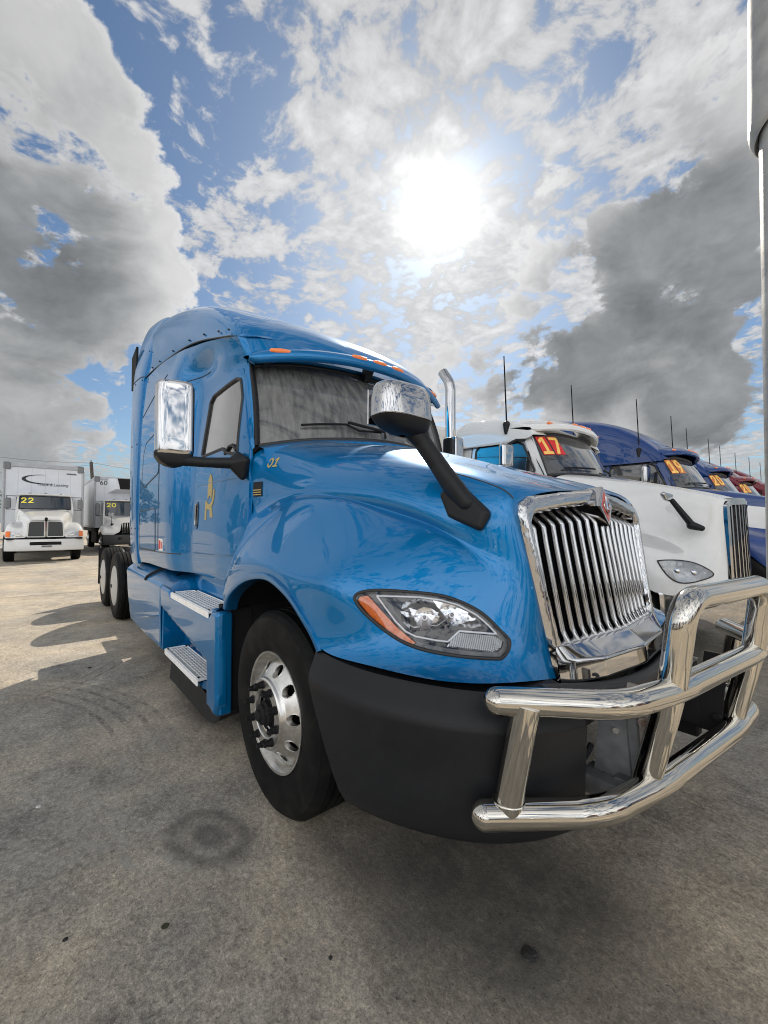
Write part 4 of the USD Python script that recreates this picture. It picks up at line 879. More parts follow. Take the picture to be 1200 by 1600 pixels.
def lower_front(M):
    Kf = part(TRUCK, 'front_skirt', M(cat([conform(P, outer, 0, -.045, res=.018)])), BLUE, smooth=35)
    cx = np.linspace(-2.31, -.80, 30)
    top = []
    for x in cx:
        k = 1 - np.clip((abs(x + 1.40) - .50)/.12, 0, 1); k = k*k*(3 - 2*k)
        top.append([(x, -1.225, .897 - .035*k), (x, -1.20 + .0*k, .915 - .055*k), (x, -1.14 + .0*k, .958 - .098*k), (x, -1.03 + .01*k, .978 - .118*k), (x, -1.005 + .01*k, .985 - .09*k), (x, -.99, .995 - .03*k), (x, -.97, 1.02)])
    part(Kf, 'skirt_top', M(grid(np.array(top), flip=False)), BLUE, smooth=50)
    e = np.array([(-2.295,.70),(-1.6,.612),(-.945,.528)])
    soff = grid(np.stack([np.c_[e[:, 0], np.full(3, y), e[:, 1] + dz] for y, dz in ((-1.226, .0), (-1.15, .035), (-1.055, .035), (-1.04, .0), (-1.035, -.36))], 0))
    col = box(-.945, -.732, -1.22, -1.14, .225, .885, .01)
    part(Kf, 'step_pocket', M(cat([soff, col, box(-2.31, -2.27, -1.225, -1.03, .30, .70)])), BLUE, smooth=35)
    part(Kf, 'step_backing', M(cat([box(-1.0, -.775, -1.145, -.99, .20, .90), box(-1.0, -.78, -1.0, -.55, .20, .95)])), BLACK)
    part(Kf, 'pocket_vent', M(cat([box(-1.66, -1.17, -1.062, -1.046, .415, .425), box(-1.60, -1.20, -1.062, -1.046, .525, .533)] + [hull([(x + s + a, y, z) for a in (0, .014) for y in (-1.064, -1.046) for z, s in ((.42, 0), (.53, -.02))]) for x in np.linspace(-1.60, -1.20, 11)])), BLUE)
    def tread(x0, x1, y0, y1, z, lip):
        fr = sg.box(x0, y0, x1, y1); fr = sg.Polygon([(x0, y0), (x1, y0), (x1 - .015, y1 - .03), (x1 - .05, y1), (x0 + .03, y1), (x0 - .0, y1 - .04)])
        slots = []
        for j in range(6):
            yy = y0 + .022 + (y1 - y0 - .044)*(j + .5)/6
            for i in range(-1, int((x1 - x0)/.058) + 1):
                q = sg.LineString([(x0 + .035 + (i + .5*(j % 2))*.058, yy), (x0 + .070 + (i + .5*(j % 2))*.058, yy + .004)]).buffer(.0062, quad_segs=2)
                if fr.buffer(-.016).contains(q): slots.append(q)
        S = part(TRUCK, 'step', M(box(x0, x1, y0 - .006, y0 + .004, z - lip, z + .006, .004)), ALU_TREAD, smooth=25)
        pl = lambda p, off: np.c_[p[:, 0], p[:, 1], np.full(len(p), z + off)]
        plate = trimesh.creation.extrude_polygon(fr.difference(unary_union(slots)), .014, engine='earcut'); plate.apply_translation((0, 0, z - .008))
        part(S, 'tread_plate', M(plate), ALU_TREAD, smooth=20)
        part(S, 'step_base', M(conform(fr.buffer(-.004), pl, -.014, -.022, res=.2)), BLACK)
        rim = np.array(fr.buffer(-.006).exterior.coords)
        part(S, 'raised_rim', M(tube(np.c_[rim, np.full(len(rim), z + .006)], .005, 6)), ALU_TREAD)
        for bx in (x0 + .035, x1 - .035):
            for by in (y0 + .014, y1 - .014): part(S, 'step_bolt', M(rhull([(bx, by, z + .006, .010)], 10)), BLACK)
    tread(-1.905, -.905, -1.243, -1.035, .868, .040); tread(-2.0, -1.06, -1.262, -1.085, .372, .040)
    part(Kf, 'step_bracket', M(cat([hull([(x, y, z) for x, y, z in ((-1.10,-1.235,.360),(-1.10,-1.05,.365),(-.95,-1.19,.355),(-.94,-1.05,.355),(-1.10,-1.22,.300),(-1.12,-1.05,.285),(-.96,-1.18,.295),(-.94,-1.05,.285))]), box(-2.03, -1.08, -1.245, -1.03, .325, .348, .008), hull([(-2.06,-1.23,.345),(-2.0,-1.23,.355),(-2.06,-1.06,.40),(-2.0,-1.06,.40),(-2.06,-1.23,.31),(-2.0,-1.06,.31)])])), BLUE, smooth=30)
    fl = np.stack([np.c_[np.linspace(-2.05, -.76, 12), -1.195 + 0*np.linspace(0, 1, 12) + .0, .325 - .09*np.linspace(0, 1, 12)], np.c_[np.linspace(-2.06, -.80, 12), np.full(12, -1.20), .20 - .03*np.linspace(0, 1, 12)], np.c_[np.linspace(-2.055, -.87, 12), np.full(12, -1.212), .10 + 0*np.linspace(0, 1, 12)], np.c_[np.linspace(-2.055, -.87, 12), np.full(12, -1.20), np.full(12, .098)], np.c_[np.linspace(-2.05, -.80, 12), np.full(12, -1.16), np.full(12, .26)]], 0)
    fl[2:4, -3:, 2] += np.array([.0, .012, .03])
    endp = np.stack([fl[0, -1], fl[1, -1], fl[2, -1], fl[2, -1] + [.02, .10, .03], fl[1, -1] + [.0, .16, .02], fl[0, -1] + [0, .14, 0]], 0)
    part(Kf, 'air_dam', M(cat([grid(fl), hull(endp)])), PLASTIC, smooth=30)
lower_front(lambda m: m); lower_front(mir)
# ---- tubular grille guard, mounted a little askew
def gp(x, y, z): return (1.551 + x + .1195*(z - .55) + .0894*y, y, z - .0163*y)
GR = .0455
def gl(pts): return np.array([gp(*p) for p in pts])
GUARD = part(TRUCK, 'grille_guard', tube(gl(fillet([(-.045, -.432, .532), (0, -.432, .90), (0, -.432, 1.208), (0, .432, 1.208), (0, .432, .90), (-.045, .432, .532)], .11, 12)), GR, 24), STEEL, smooth=60)
part(GUARD, 'middle_tube', tube(gl(fillet([(-.27, -1.0, .888), (-.03, -.71, .888), (.005, -.40, .888), (.005, .40, .888), (-.03, .71, .888), (-.27, 1.0, .888)], .09, 8)), GR, 24, round_caps=True), STEEL, smooth=60)
part(GUARD, 'lower_tube', tube(gl(fillet([(-.25, -1.035, .527), (-.045, -.72, .530), (-.012, -.40, .532), (-.012, .40, .532), (-.045, .72, .530), (-.25, 1.035, .527)], .09, 8)), GR, 24, round_caps=True), STEEL, smooth=60)
for s in (-1, 1):
    part(GUARD, 'corner_post', tube(gl([(-.215, s*.975, .53), (-.205, s*.945, .888)]), GR*.98, 24), STEEL, smooth=60)
    part(GUARD, 'weld_bead', [tube(gl([(-.215 + .047*math.cos(t), s*.972 + .047*math.sin(t), .572) for t in np.linspace(0, 2*np.pi, 24)]), .003, 6)], STEEL)
# brackets between guard and frame
for s, mt, mt2 in ((-1, GREY, RUST), (1, BLACK, BLACK)):
    B = part(GUARD, 'mounting_bracket', [hull([(x, s*y, z) for x, z in ((1.30,.80),(1.385,.82),(1.41,.52),(1.41,.45),(1.27,.44)) for y in (.400, .415)]),
             box(1.24, 1.43, s*.36, s*.43, .43, .50, .008), hull([(x, s*y, z) for x, z in ((1.30,.80),(1.42,.80),(1.44,.50),(1.33,.50)) for y in (.34, .40)])], mt, label='painted grey steel bracket' if s < 0 else 'black steel bracket')
    part(B, 'hinge_plate', hull([(x + .1195*(z - .55) + s*.0894*.40, s*y, z) for x, z in ((1.385,.86),(1.475,.86),(1.49,.48),(1.385,.48)) for y in (.365, .378)]), mt2)
    for bolt in [tube([(1.46 + .02 + s*.036, s*.37 - .02, .73), (1.46 + .02 + s*.036, s*.37 + .02, .73)], .020, 6), tube([(1.47 + s*.036, s*.37 - .02, .56), (1.47 + s*.036, s*.37 + .02, .56)], .018, 6), tube([(1.36, s*.33, .68), (1.36, s*.425, .68)], .012, 6)]: part(B, 'bracket_bolt', bolt, mt2)
    part(B, 'latch_pin', tube(fillet([(1.37, s*.33, .70), (1.37, s*.325, .80), (1.40, s*.325, .83), (1.44, s*.325, .82)], .02), .009, 8), GREY, smooth=50)
for s in (-1, 1): part(GUARD, 'support_tube', [box(1.12, 1.42, s*.53, s*.465, .455, .525, .01), box(1.36, 1.42, s*.47, s*.40, .455, .525, .01)], GREY)
# ------------------------------------------------------------------ the row of trucks alongside
def truck_wheel(T, x, side, y_out=-1.2, name='wheel', cover=ALU, lo=True):
    M = (lambda m: m) if side < 0 else mir
    pr = [(.30,-.02),(.33,.012),(.40,.016),(.46,.010),(.495,-.012),(.508,-.03),(.510,-.15),(.508,-.27),(.495,-.29),(.40,-.30),(.30,-.28)]
    Wn = part(T, name, M(revolve_y(pr, 40, (x, y_out + .016, .508))), RUBBER, smooth=35)
    part(Wn, 'rim', M(revolve_y([(.302,-.01),(.300,.005),(.285,.0),(.268,-.04),(.24,-.03),(.19,.02),(.16,.045),(.11,.045),(.105,.08),(.05,.10),(.0005,.10)], 36, (x, y_out + .016, .508))), cover, smooth=35)
LAMPROW = simple('row_lamp', (.40, .41, .42), .2, .4, coat=1.0, var=.25, vscale=9.0)
def conventional(name, label, loc, paint_, number, num_mat, back_mat, tall, group=None, trim=None, stack=True, hood_paint=None):
    """A set-back-axle highway tractor: local origin on the ground below its front axle."""
    T = thing(name, label, 'semi truck', loc, 0, group); hp = hood_paint or paint_
    net = [
     [(-.52,0,2.13),(-.60,-.5,2.12),(-.74,-.88,2.06),(-.77,-.96,1.8),(-.78,-.97,1.5),(-.78,-1.0,1.42),(-.78,-1.15,1.22),(-.76,-1.2,.82)],
     [(-.22,0,2.075),(-.26,-.45,2.06),(-.35,-.68,2.02),(-.36,-.81,1.8),(-.36,-.87,1.5),(-.36,-1.0,1.42),(-.38,-1.17,1.30),(-.40,-1.2,1.16)],
     [(.10,0,1.995),(.10,-.42,1.975),(.09,-.60,1.94),(.09,-.70,1.7),(.10,-.78,1.43),(.10,-1.0,1.36),(.10,-1.17,1.26),(.05,-1.2,1.17)],
     [(.46,0,1.905),(.45,-.4,1.885),(.44,-.56,1.855),(.45,-.62,1.6),(.48,-.70,1.33),(.50,-.95,1.22),(.45,-1.12,1.1),(.42,-1.17,.80)],
     [(.75,0,1.825),(.74,-.36,1.805),(.73,-.52,1.77),(.76,-.56,1.5),(.80,-.62,1.22),(.81,-.80,1.08),(.77,-.97,.96),(.70,-1.06,.775)],
     [(.93,0,1.765),(.91,-.35,1.745),(.87,-.485,1.705),(.89,-.50,1.45),(.905,-.515,1.18),(.92,-.58,1.02),(.92,-.68,.90),(.92,-.78,.765)],
     [(.975,0,1.74),(.955,-.34,1.72),(.915,-.46,1.68),(.93,-.47,1.42),(.945,-.48,1.15),(.955,-.50,1.0),(.965,-.54,.88),(.975,-.60,.76)]]
    Hg = surface(net, 60, 64, s=.001); hg = grid(Hg)
    Hd = part(T, 'hood', both(hg), hp, smooth=50)
    hv = Hg.reshape(-1, 3); hv = hv[(hv[:, 0] > .3) & (hv[:, 2] < 1.35)]
    f = lnd(None, np.c_[hv[:, 0], hv[:, 2]], -hv[:, 1])
    def hs(p, off): y = f(p); y = np.where(np.isfinite(y), y, np.nanmean(y)); return np.c_[p[:, 0] + off*.7, -(y + off*.7), p[:, 1]]
    lampo = sg.Polygon(cubic([(.50,1.095),(.60,1.105),(.72,1.09),(.82,1.04),(.885,.965),(.83,.915),(.74,.885),(.65,.90),(.57,.98),(.50,1.095)], np.linspace(0, 1, 50)))
    for M in (lambda m: m, mir):
        L = part(T, 'headlight', M(conform(lampo, hs, .010, res=.05)), LENS, smooth=60)
        part(L, 'lamp_body', M(conform(lampo, hs, .004, -.004, res=.05)), LAMPROW, smooth=40)
        part(L, 'projector', M(cat([rhull([(*hs(np.array([q]), -.012)[0], .035)]) for q in ((.66, 1.0), (.77, .985))])), REFLECT, smooth=50)
        part(L, 'lamp_seal', M(tube(hs(np.array(lampo.exterior.segmentize(.03).coords)[:-1], .004), .007, 6, closed=True)), GASKET, smooth=60)
    # grille
    def gf(p, off): return np.c_[.972 - .075*(np.abs(p[:, 0])/.48)**2 + (1.70 - p[:, 1])*.045 + off, p[:, 0], p[:, 1]]
    go = rpoly([(-.475,.80),(.475,.80),(.465,1.68),(.40,1.72),(0,1.74),(-.40,1.72),(-.465,1.68)], .03); gi = go.buffer(-.045)
    Gr = part(T, 'grille', conform(go.difference(gi), gf, .045, -.02, res=.06), CHROME, smooth=30)
    part(Gr, 'grille_mesh', conform(gi.buffer(.01), gf, .012, res=.1), MESH_DARK)
    for k in range(9):
        y0 = -.36 + k*.09; part(Gr, 'grille_bar', conform(sg.box(y0 - .010, .83, y0 + .010, 1.70).intersection(gi), gf, .034, .0, res=.12), CHROME)
    part(T, 'hood_crown', [conform(sg.Polygon([(-.40,1.715),(.40,1.715),(.30,1.755),(0,1.765),(-.30,1.755)]), gf, .03, -.08, res=.1)], CHROME, smooth=30)
    if tall:
        for M in (lambda m: m, mir):
            bd = part(T, 'side_badge', M(conform(sg.Point(0, 0).buffer(1), lambda p, off: np.c_[.56 + p[:, 0]*.13, -(.600 + off - .05*p[:, 0]), 1.60 + p[:, 1]*.042], .012, .0, res=.3)), CHROME, smooth=50)
            part(bd, 'badge_enamel', M(conform(sg.Point(0, 0).buffer(1), lambda p, off: np.c_[.56 + p[:, 0]*.10, -(.600 + off - .05*p[:, 0]), 1.60 + p[:, 1]*.028], .016, .010, res=.3)), RED_VINYL, smooth=50)
    # chrome bumper, round at its ends
    yb = np.concatenate([np.linspace(-1, 1, 41)]); bx = .52 + .60*(1 - np.abs(yb)**3.2); by = 1.16*yb
    rows = [np.c_[bx + o, by, np.full(41, z)] for z, o in ((.755, -.10), (.775, -.02), (.775, .0), (.75, .012), (.60, .018), (.47, .012), (.43, -.01), (.42, -.06))]
    Bp = part(T, 'bumper', grid(np.stack(rows, 0)), CHROME, smooth=40)
    part(Bp, 'tow_opening', box(1.09, 1.137, -.22, .22, .52, .60), BLACK)
    for s in (-1, 1): truck_wheel(T, 0, s)
    part(T, 'chassis', [box(-7.0, .9, -.45, .45, .55, .85), box(-.6, .3, -1.0, 1.0, .80, 1.0)], BLACK)
    for x in (-5.2, -6.5):
        for s in (-1, 1): truck_wheel(T, x, s, name='drive_wheel')
    # cab and sleeper
    zt = 3.05 if not tall else 3.70
    if tall: roof = [(-1.02, 2.80), (-1.25, 3.05), (-1.7, 3.38), (-2.3, 3.62), (-3.2, 3.80), (-4.1, 3.86)]
    else: roof = [(-1.02, 2.79), (-1.20, 2.90), (-1.55, 3.02), (-1.95, 3.06), (-2.20, 3.04), (-2.30, 2.90)]
    sec = []
    for x, z in roof:
        w = 1.02 if x > -1.9 else (1.10 if tall else 1.04)
        if not tall and x < -2.25: z -= .02
        k = np.clip((z - 2.62), .05, 1)
        sec.append([(x, 0, z), (x, -.55, z - .012), (x, -.85, z - .05*min(k*3, 1)), (x, -w + .07, z - .16*min(k*1.2, 1) - .01), (x, -w + .02, max(z - .34, 2.66) if not tall else z - .42*min(k, 1)), (x, -w, 2.62)])
    front = [(p[0] + .05, p[1], p[2]*.0 + 2.70 - .05*abs(p[1])**3) for p in sec[0]]
    Rg = surface([front] + sec, 50, 40, s=.0008)
    back = np.stack([Rg[-1], np.c_[Rg[-1][:, 0], Rg[-1][:, 1], np.full(40, 2.55)]], 0)
    part(T, 'roof', both(cat([grid(Rg), grid(back, flip=True)])), paint_, smooth=50)
    xe = roof[-1][0]; col = [2.64, 2.10, 1.6, 1.2, .95]
    def wall_y(x, z):
        w = np.interp(x, [-4.2, -2.2, -1.9, -.75], [1.12, 1.10, 1.05, 1.0] if tall else [1.05, 1.05, 1.05, 1.0]); return w - .07*np.clip((z - 2.0)/.62, 0, 1)
    xsx = np.concatenate([np.linspace(-.76, -2.2, 30), np.linspace(-2.25, xe, 8)])
    win = rpoly([(-.93,2.14),(-1.90,2.14),(-1.90,2.54),(-1.84,2.60),(-1.25,2.60),(-1.13,2.54)], .03)
    fn = lambda p, off: np.c_[p[:, 0], -(wall_y(p[:, 0], p[:, 1]) + off), p[:, 1]]
    zz = np.concatenate([np.linspace(2.70, 2.05, 24), np.linspace(1.95, .95, 8)])
    Wg = np.array([[(max(x, xe) - np.clip(z - 2.06, 0, .6)*.42*np.clip((x + 1.6)/.8, 0, 1), 0, z) for z in zz] for x in xsx]); Wg[..., 1] = -wall_y(Wg[..., 0], Wg[..., 2])
    keep = lambda c: ~((c[:, 1] < 0) & shapely.contains_xy(win.buffer(.012), c[:, 0], c[:, 2]))
    part2(T, 'side_wall', grid(Wg, keep=keep), paint_, smooth=40)
    part(T, 'rear_wall', box(xe - .02, xe, -1.03, 1.03, .95, 2.66), paint_)
    for M in (lambda m: m, mir):
        part(T, 'side_window', M(conform(win, fn, .003, res=.2)), GLASS)
        part(T, 'window_seal', M(tube(fn(np.array(win.exterior.segmentize(.05).coords)[:-1], .002), .016, 6, closed=True)), GASKET)
        dj = np.array(sg.LineString([(-.80,1.1),(-.80,2.08),(-1.03,2.50),(-1.12,2.60),(-1.30,2.655),(-1.95,2.655),(-1.98,2.60),(-1.98,1.1)]).segmentize(.05).coords)
        part(T, 'door_joint', M(tube(fn(dj, .0), .008, 6)), GASKET)
    # windshield and its number
    wb = cubic([(-.80,-.95,2.10),(-.62,-.5,2.13),(-.55,0,2.14),(-.62,.5,2.13),(-.80,.95,2.10)], np.linspace(0, 1, 30)); wt = cubic([(-1.06,-.92,2.68),(-.95,-.5,2.72),(-.92,0,2.73),(-.95,.5,2.72),(-1.06,.92,2.68)], np.linspace(0, 1, 30))
    tt = np.linspace(0, 1, 10); Wn = np.stack([wb*(1 - q) + wt*q + [.02*math.sin(math.pi*q), 0, 0] for q in tt], 0)
    part(T, 'windshield', grid(Wn), ROWGLASS, smooth=60)
    part(T, 'windshield_seal', tube(np.vstack([wb, Wn[1:-1, -1], wt[::-1], Wn[1:-1, 0][::-1]]), .022, 6, closed=True), GASKET, smooth=60)
    part2(T, 'pillar', grid(np.stack([Wn[:, 0], Wn[:, 0] + [.0, -.03, 0], np.c_[Wn[:, 0, 0] - .10, Wn[:, 0, 1] - .05, Wn[:, 0, 2]]], 1), flip=True), paint_)
    if number:
        W2 = RectBivariateSpline(tt, wb[:, 1], Wn[:, :, 0]); W3 = RectBivariateSpline(tt, wb[:, 1], Wn[:, :, 2])
        def wf(p, off): v, y = np.clip(p[:, 1], 0, 1), p[:, 0]; return np.c_[W2(v, y, grid=False) + off, y, W3(v, y, grid=False)]
        tp = text_poly(number, .40, True); bx0 = tp.bounds
        pl = lambda p, off: wf(np.c_[-.87 + (p[:, 0] - bx0[0])*.56, .50 + p[:, 1]*.98], off)
        if back_mat is not None:
            pan = [sg.box(a, -.03, a + (bx0[2] - bx0[0])*.47, .43) for a in (bx0[0] - .02, bx0[0] + (bx0[2] - bx0[0])*.52)]
            part(T, 'number_backing', [conform(q, pl, .004, .002, res=.08) for q in pan], back_mat)
        part(T, 'windshield_number', conform(tp, pl, .008, .004, res=.1), num_mat)
    part(T, 'wiper', [tube(np.array([Wn[1][k] + [.03, 0, .02] for k in ks]), .012, 6) for ks in (range(4, 14), range(17, 27))], BLACK)
    vy = np.linspace(-1, 1, 41); vb = 1 - np.abs(vy)**2.4
    secv = [(.0,-.05),(.02,-.03),(.02,.01),(.0,.04),(-.10,.09),(-.30,.13),(-.32,.10),(-.15,.03),(-.08,-.03),(.0,-.05)]
    Vg = np.stack([np.c_[-1.02 + .26*vb + dx, vy*.98, 2.745 + .07*vb + dz*(.4 + .6*np.clip((1 - np.abs(vy))/.1, 0, 1))] for dx, dz in secv], 0)
    Vs = part(T, 'sun_visor', cat([grid(Vg), hull(Vg[:, 0]), hull(Vg[:, -1])]), paint_, smooth=40)
    for y0 in (-.72, -.2, 0, .2, .72):
        k = np.argmin(np.abs(vy - y0)); c = Vg[3, k]; part(Vs, 'marker_light', rhull([(c[0] - .02, c[1] + d, c[2] + .005, .022) for d in (-.05, .05)]), AMBER, smooth=50)
    part(T, 'cab_interior', [box(-2.1, -2.0, -.98, .98, 1.0, 2.66), box(-1.1, -.78, -.9, .9, 1.7, 2.08, .03), box(-1.75, -1.6, -.75, -.3, 1.6, 2.45, .05), box(-1.75, -1.6, .3, .75, 1.6, 2.45, .05), box(-2.1, -.9, -.98, .98, 1.0, 1.1)], INTERIOR)
    for s in (-1, 1):
        M = (lambda m: m) if s < 0 else mir
        Mr = part(T, 'door_mirror', M(cat([rhull([(-1.16,-1.39,2.24,.05),(-1.16,-1.24,2.24,.05),(-1.16,-1.39,2.47,.05),(-1.16,-1.24,2.47,.05)])])), CHROME, smooth=50)
        part(Mr, 'mirror_arm', M(cat([tube([(-1.16,-1.31,2.18),(-1.10,-1.20,2.10),(-1.0,-1.0,2.08)], .025, 8), tube([(-1.16,-1.31,2.5),(-1.12,-1.15,2.58),(-1.1,-.98,2.60)], .018, 8)])), PLASTIC)
        Hm = part(T, 'hood_mirror', M(cat([rhull([(.70,-.72,1.46,.045),(.78,-.69,1.43,.03)]), rhull([(.70,-.72,1.47,.035),(.56,-.83,1.72,.026)])])), PLASTIC, smooth=50)
        part(Hm, 'mirror_head', M(rhull([(.54,-.82,1.77,.028),(.52,-.98,1.785,.026),(.54,-.84,1.73,.024),(.53,-.95,1.74,.02)])), CHROME, smooth=50)
        An = part(T, 'antenna', M(tube([(-1.38,-.98,2.86),(-1.42,-.98,3.84)], [.011, .008], 6)), BLACK)
        part(An, 'antenna_base', M(rhull([(-1.38,-.985,2.86,.05),(-1.38,-1.0,2.74,.022)])), PLASTIC)
    if stack:
        St = part(T, 'exhaust_stack', tube(fillet([(-2.42,-.98,1.0),(-2.42,-.98,3.70),(-2.58,-.98,3.92)], .16, 10), .082, 20), CHROME, smooth=60)
        part(St, 'stack_shield', tube([(-2.42,-.98,1.1),(-2.42,-.98,2.75)], .105, 20), STEEL, smooth=60)
        part(T, 'air_cleaner', rhull([(-2.25,-1.10,2.0,.06),(-2.25,-1.10,2.62,.06),(-2.15,-1.10,2.0,.06),(-2.15,-1.10,2.62,.06)]), STEEL, smooth=50)
    if not tall:
        part(T, 'sleeper_box', rhull([(x, y, z, .14) for x in (-2.85,-4.2) for y in (-.95,.95) for z in (1.1,2.98)]), paint_, smooth=60)
    part2(T, 'side_skirt', box(-4.0, -.8, -1.18, -1.08, .35, .95, .03), paint_)
    return T
ROW = 'highway trucks parked in the row beside the blue truck'
PINKB = simple('red_number_panel', (.50, .03, .04), .5)
T17 = conventional('parked_semi_truck', 'white semi truck with 17 on its windshield, next to the blue truck', (0, 3.9, 0), WHITE, '17', YELLOW2, RED_VINYL, False, ROW)
T19 = conventional('parked_semi_truck', 'navy semi truck with 19 on its windshield and a white stripe on its hood', (.40, 7.6, 0), NAVY, '19', YELLOW2, ORANGE_VINYL, True, ROW, stack=False, hood_paint=NAVY2)
T20 = conventional('parked_semi_truck', 'navy semi truck with 20 on its windshield, beyond the one marked 19', (.24, 11.25, 0), NAVY, '20', YELLOW2, ORANGE_VINYL, True, ROW, stack=False)
T21 = conventional('parked_semi_truck', 'dark red semi truck just beyond the navy truck marked 20', (.16, 14.8, 0), RED, '20', YELLOW2, ORANGE_VINYL, True, ROW, stack=False)
T22 = clone(T21, 'parked_semi_truck', 'dark red semi truck at the far end of the row, only its nose showing', 'semi truck', (.26, 18.3, 0), 0, ROW)
# ------------------------------------------------------------------ two box trucks at the far left, facing the camera
BOXLINE = simple('panel_line', (.36, .37, .39), .6)
def strip(parent, name, pts, r, mat, sides=6): return part(parent, name, tube(np.array(pts, float), r, sides), mat)
def fx(x): return lambda p, off: np.c_[np.full(len(p), x + off), p[:, 0], p[:, 1]]
def cargo_box(T, x0, x1, y0, y1, z0, z1):
    Bx = part(T, 'cargo_box', box(x1, x0, y0, y1, z0, z1, .02), BOXWHITE)
    for y in (y0, y1):
        part(Bx, 'corner_post', rhull([(x0 - .02, y + (-.02 if y < 0 else .02)*0 , z, .055) for z in (z0 + .05, z1 - .2)], 10), BOXGREY, smooth=50)
        part(Bx, 'corner_casting', box(x0 - .15, x0 + .045, *((y - .03, y + .20) if y < (y0 + y1)/2 else (y - .20, y + .03)), z1 - .26, z1 + .03, .02), GREY, smooth=20)
        part(Bx, 'bottom_rail', box(x1, x0, y - .02, y + .02, z0, z0 + .12, .008), BOXGREY)
        part(Bx, 'top_rail', box(x1, x0 - .1, y - .015, y + .015, z1 - .10, z1 + .012, .006), BOXGREY)
    part(Bx, 'header_rail', rhull([(x0 - .03, y, z1 - .03, .05) for y in (y0 + .2, y1 - .2)] + [(x0 - .02, y, z1 - .12, .05) for y in (y0 + .2, y1 - .2)], 10), BOXGREY, smooth=50)
    for k in range(1, 6):
        y = y0 + (y1 - y0)*k/6; part(Bx, 'panel_joint', box(x0 - .01, x0 + .003, y - .004, y + .004, z0 + .1, z1 - .18, .001), BOXLINE)
    n = int((x0 - x1)/.55)
    for k in range(1, n):
        x = x0 + (x1 - x0)*k/n
        for y in (y0, y1): part(Bx, 'side_rib', box(x - .02, x + .02, y - .006, y + .006, z0 + .12, z1 - .1, .002), BOXGREY)
    return Bx
LAMPGREY = simple('far_lamp', (.50, .52, .54), .15, .3, coat=1.0, var=.35, vscale=14.0)
A = thing('box_truck', 'white box truck with 22 on its windshield and an oval swoosh on its cargo box', 'box truck', (-18.7, -1.85, 0))
Ab = cargo_box(A, -2.1, -8.6, -1.26, 1.34, 1.05, 3.86)
ell = sg.Polygon([(.36*0 + -.04 + .68*math.cos(t), 3.235 + .20*math.sin(t)) for t in np.linspace(0, 2*np.pi, 60)])
ell2 = sg.Polygon([(.11 + .70*math.cos(t), 3.25 + .180*math.sin(t)) for t in np.linspace(0, 2*np.pi, 60)])
part(Ab, 'swoosh', conform(ell.difference(ell2).intersection(sg.box(-.75, 3.0, .30, 3.6)), fx(-2.1), .006, .002, res=.06), DECAL_BLACK)
part(Ab, 'lettering', conform(text_poly('Truck & Leasing', .105), lambda p, off: np.c_[np.full(len(p), -2.1 + off), -.22 + p[:, 0]*.95 + p[:, 1]*.2, 2.975 + p[:, 1]], .006, .002, res=.04), DECAL_GREY)
part(Ab, 'maker_plate', box(-2.1, -2.09, .76, 1.10, 3.50, 3.56), DECAL_GREY)
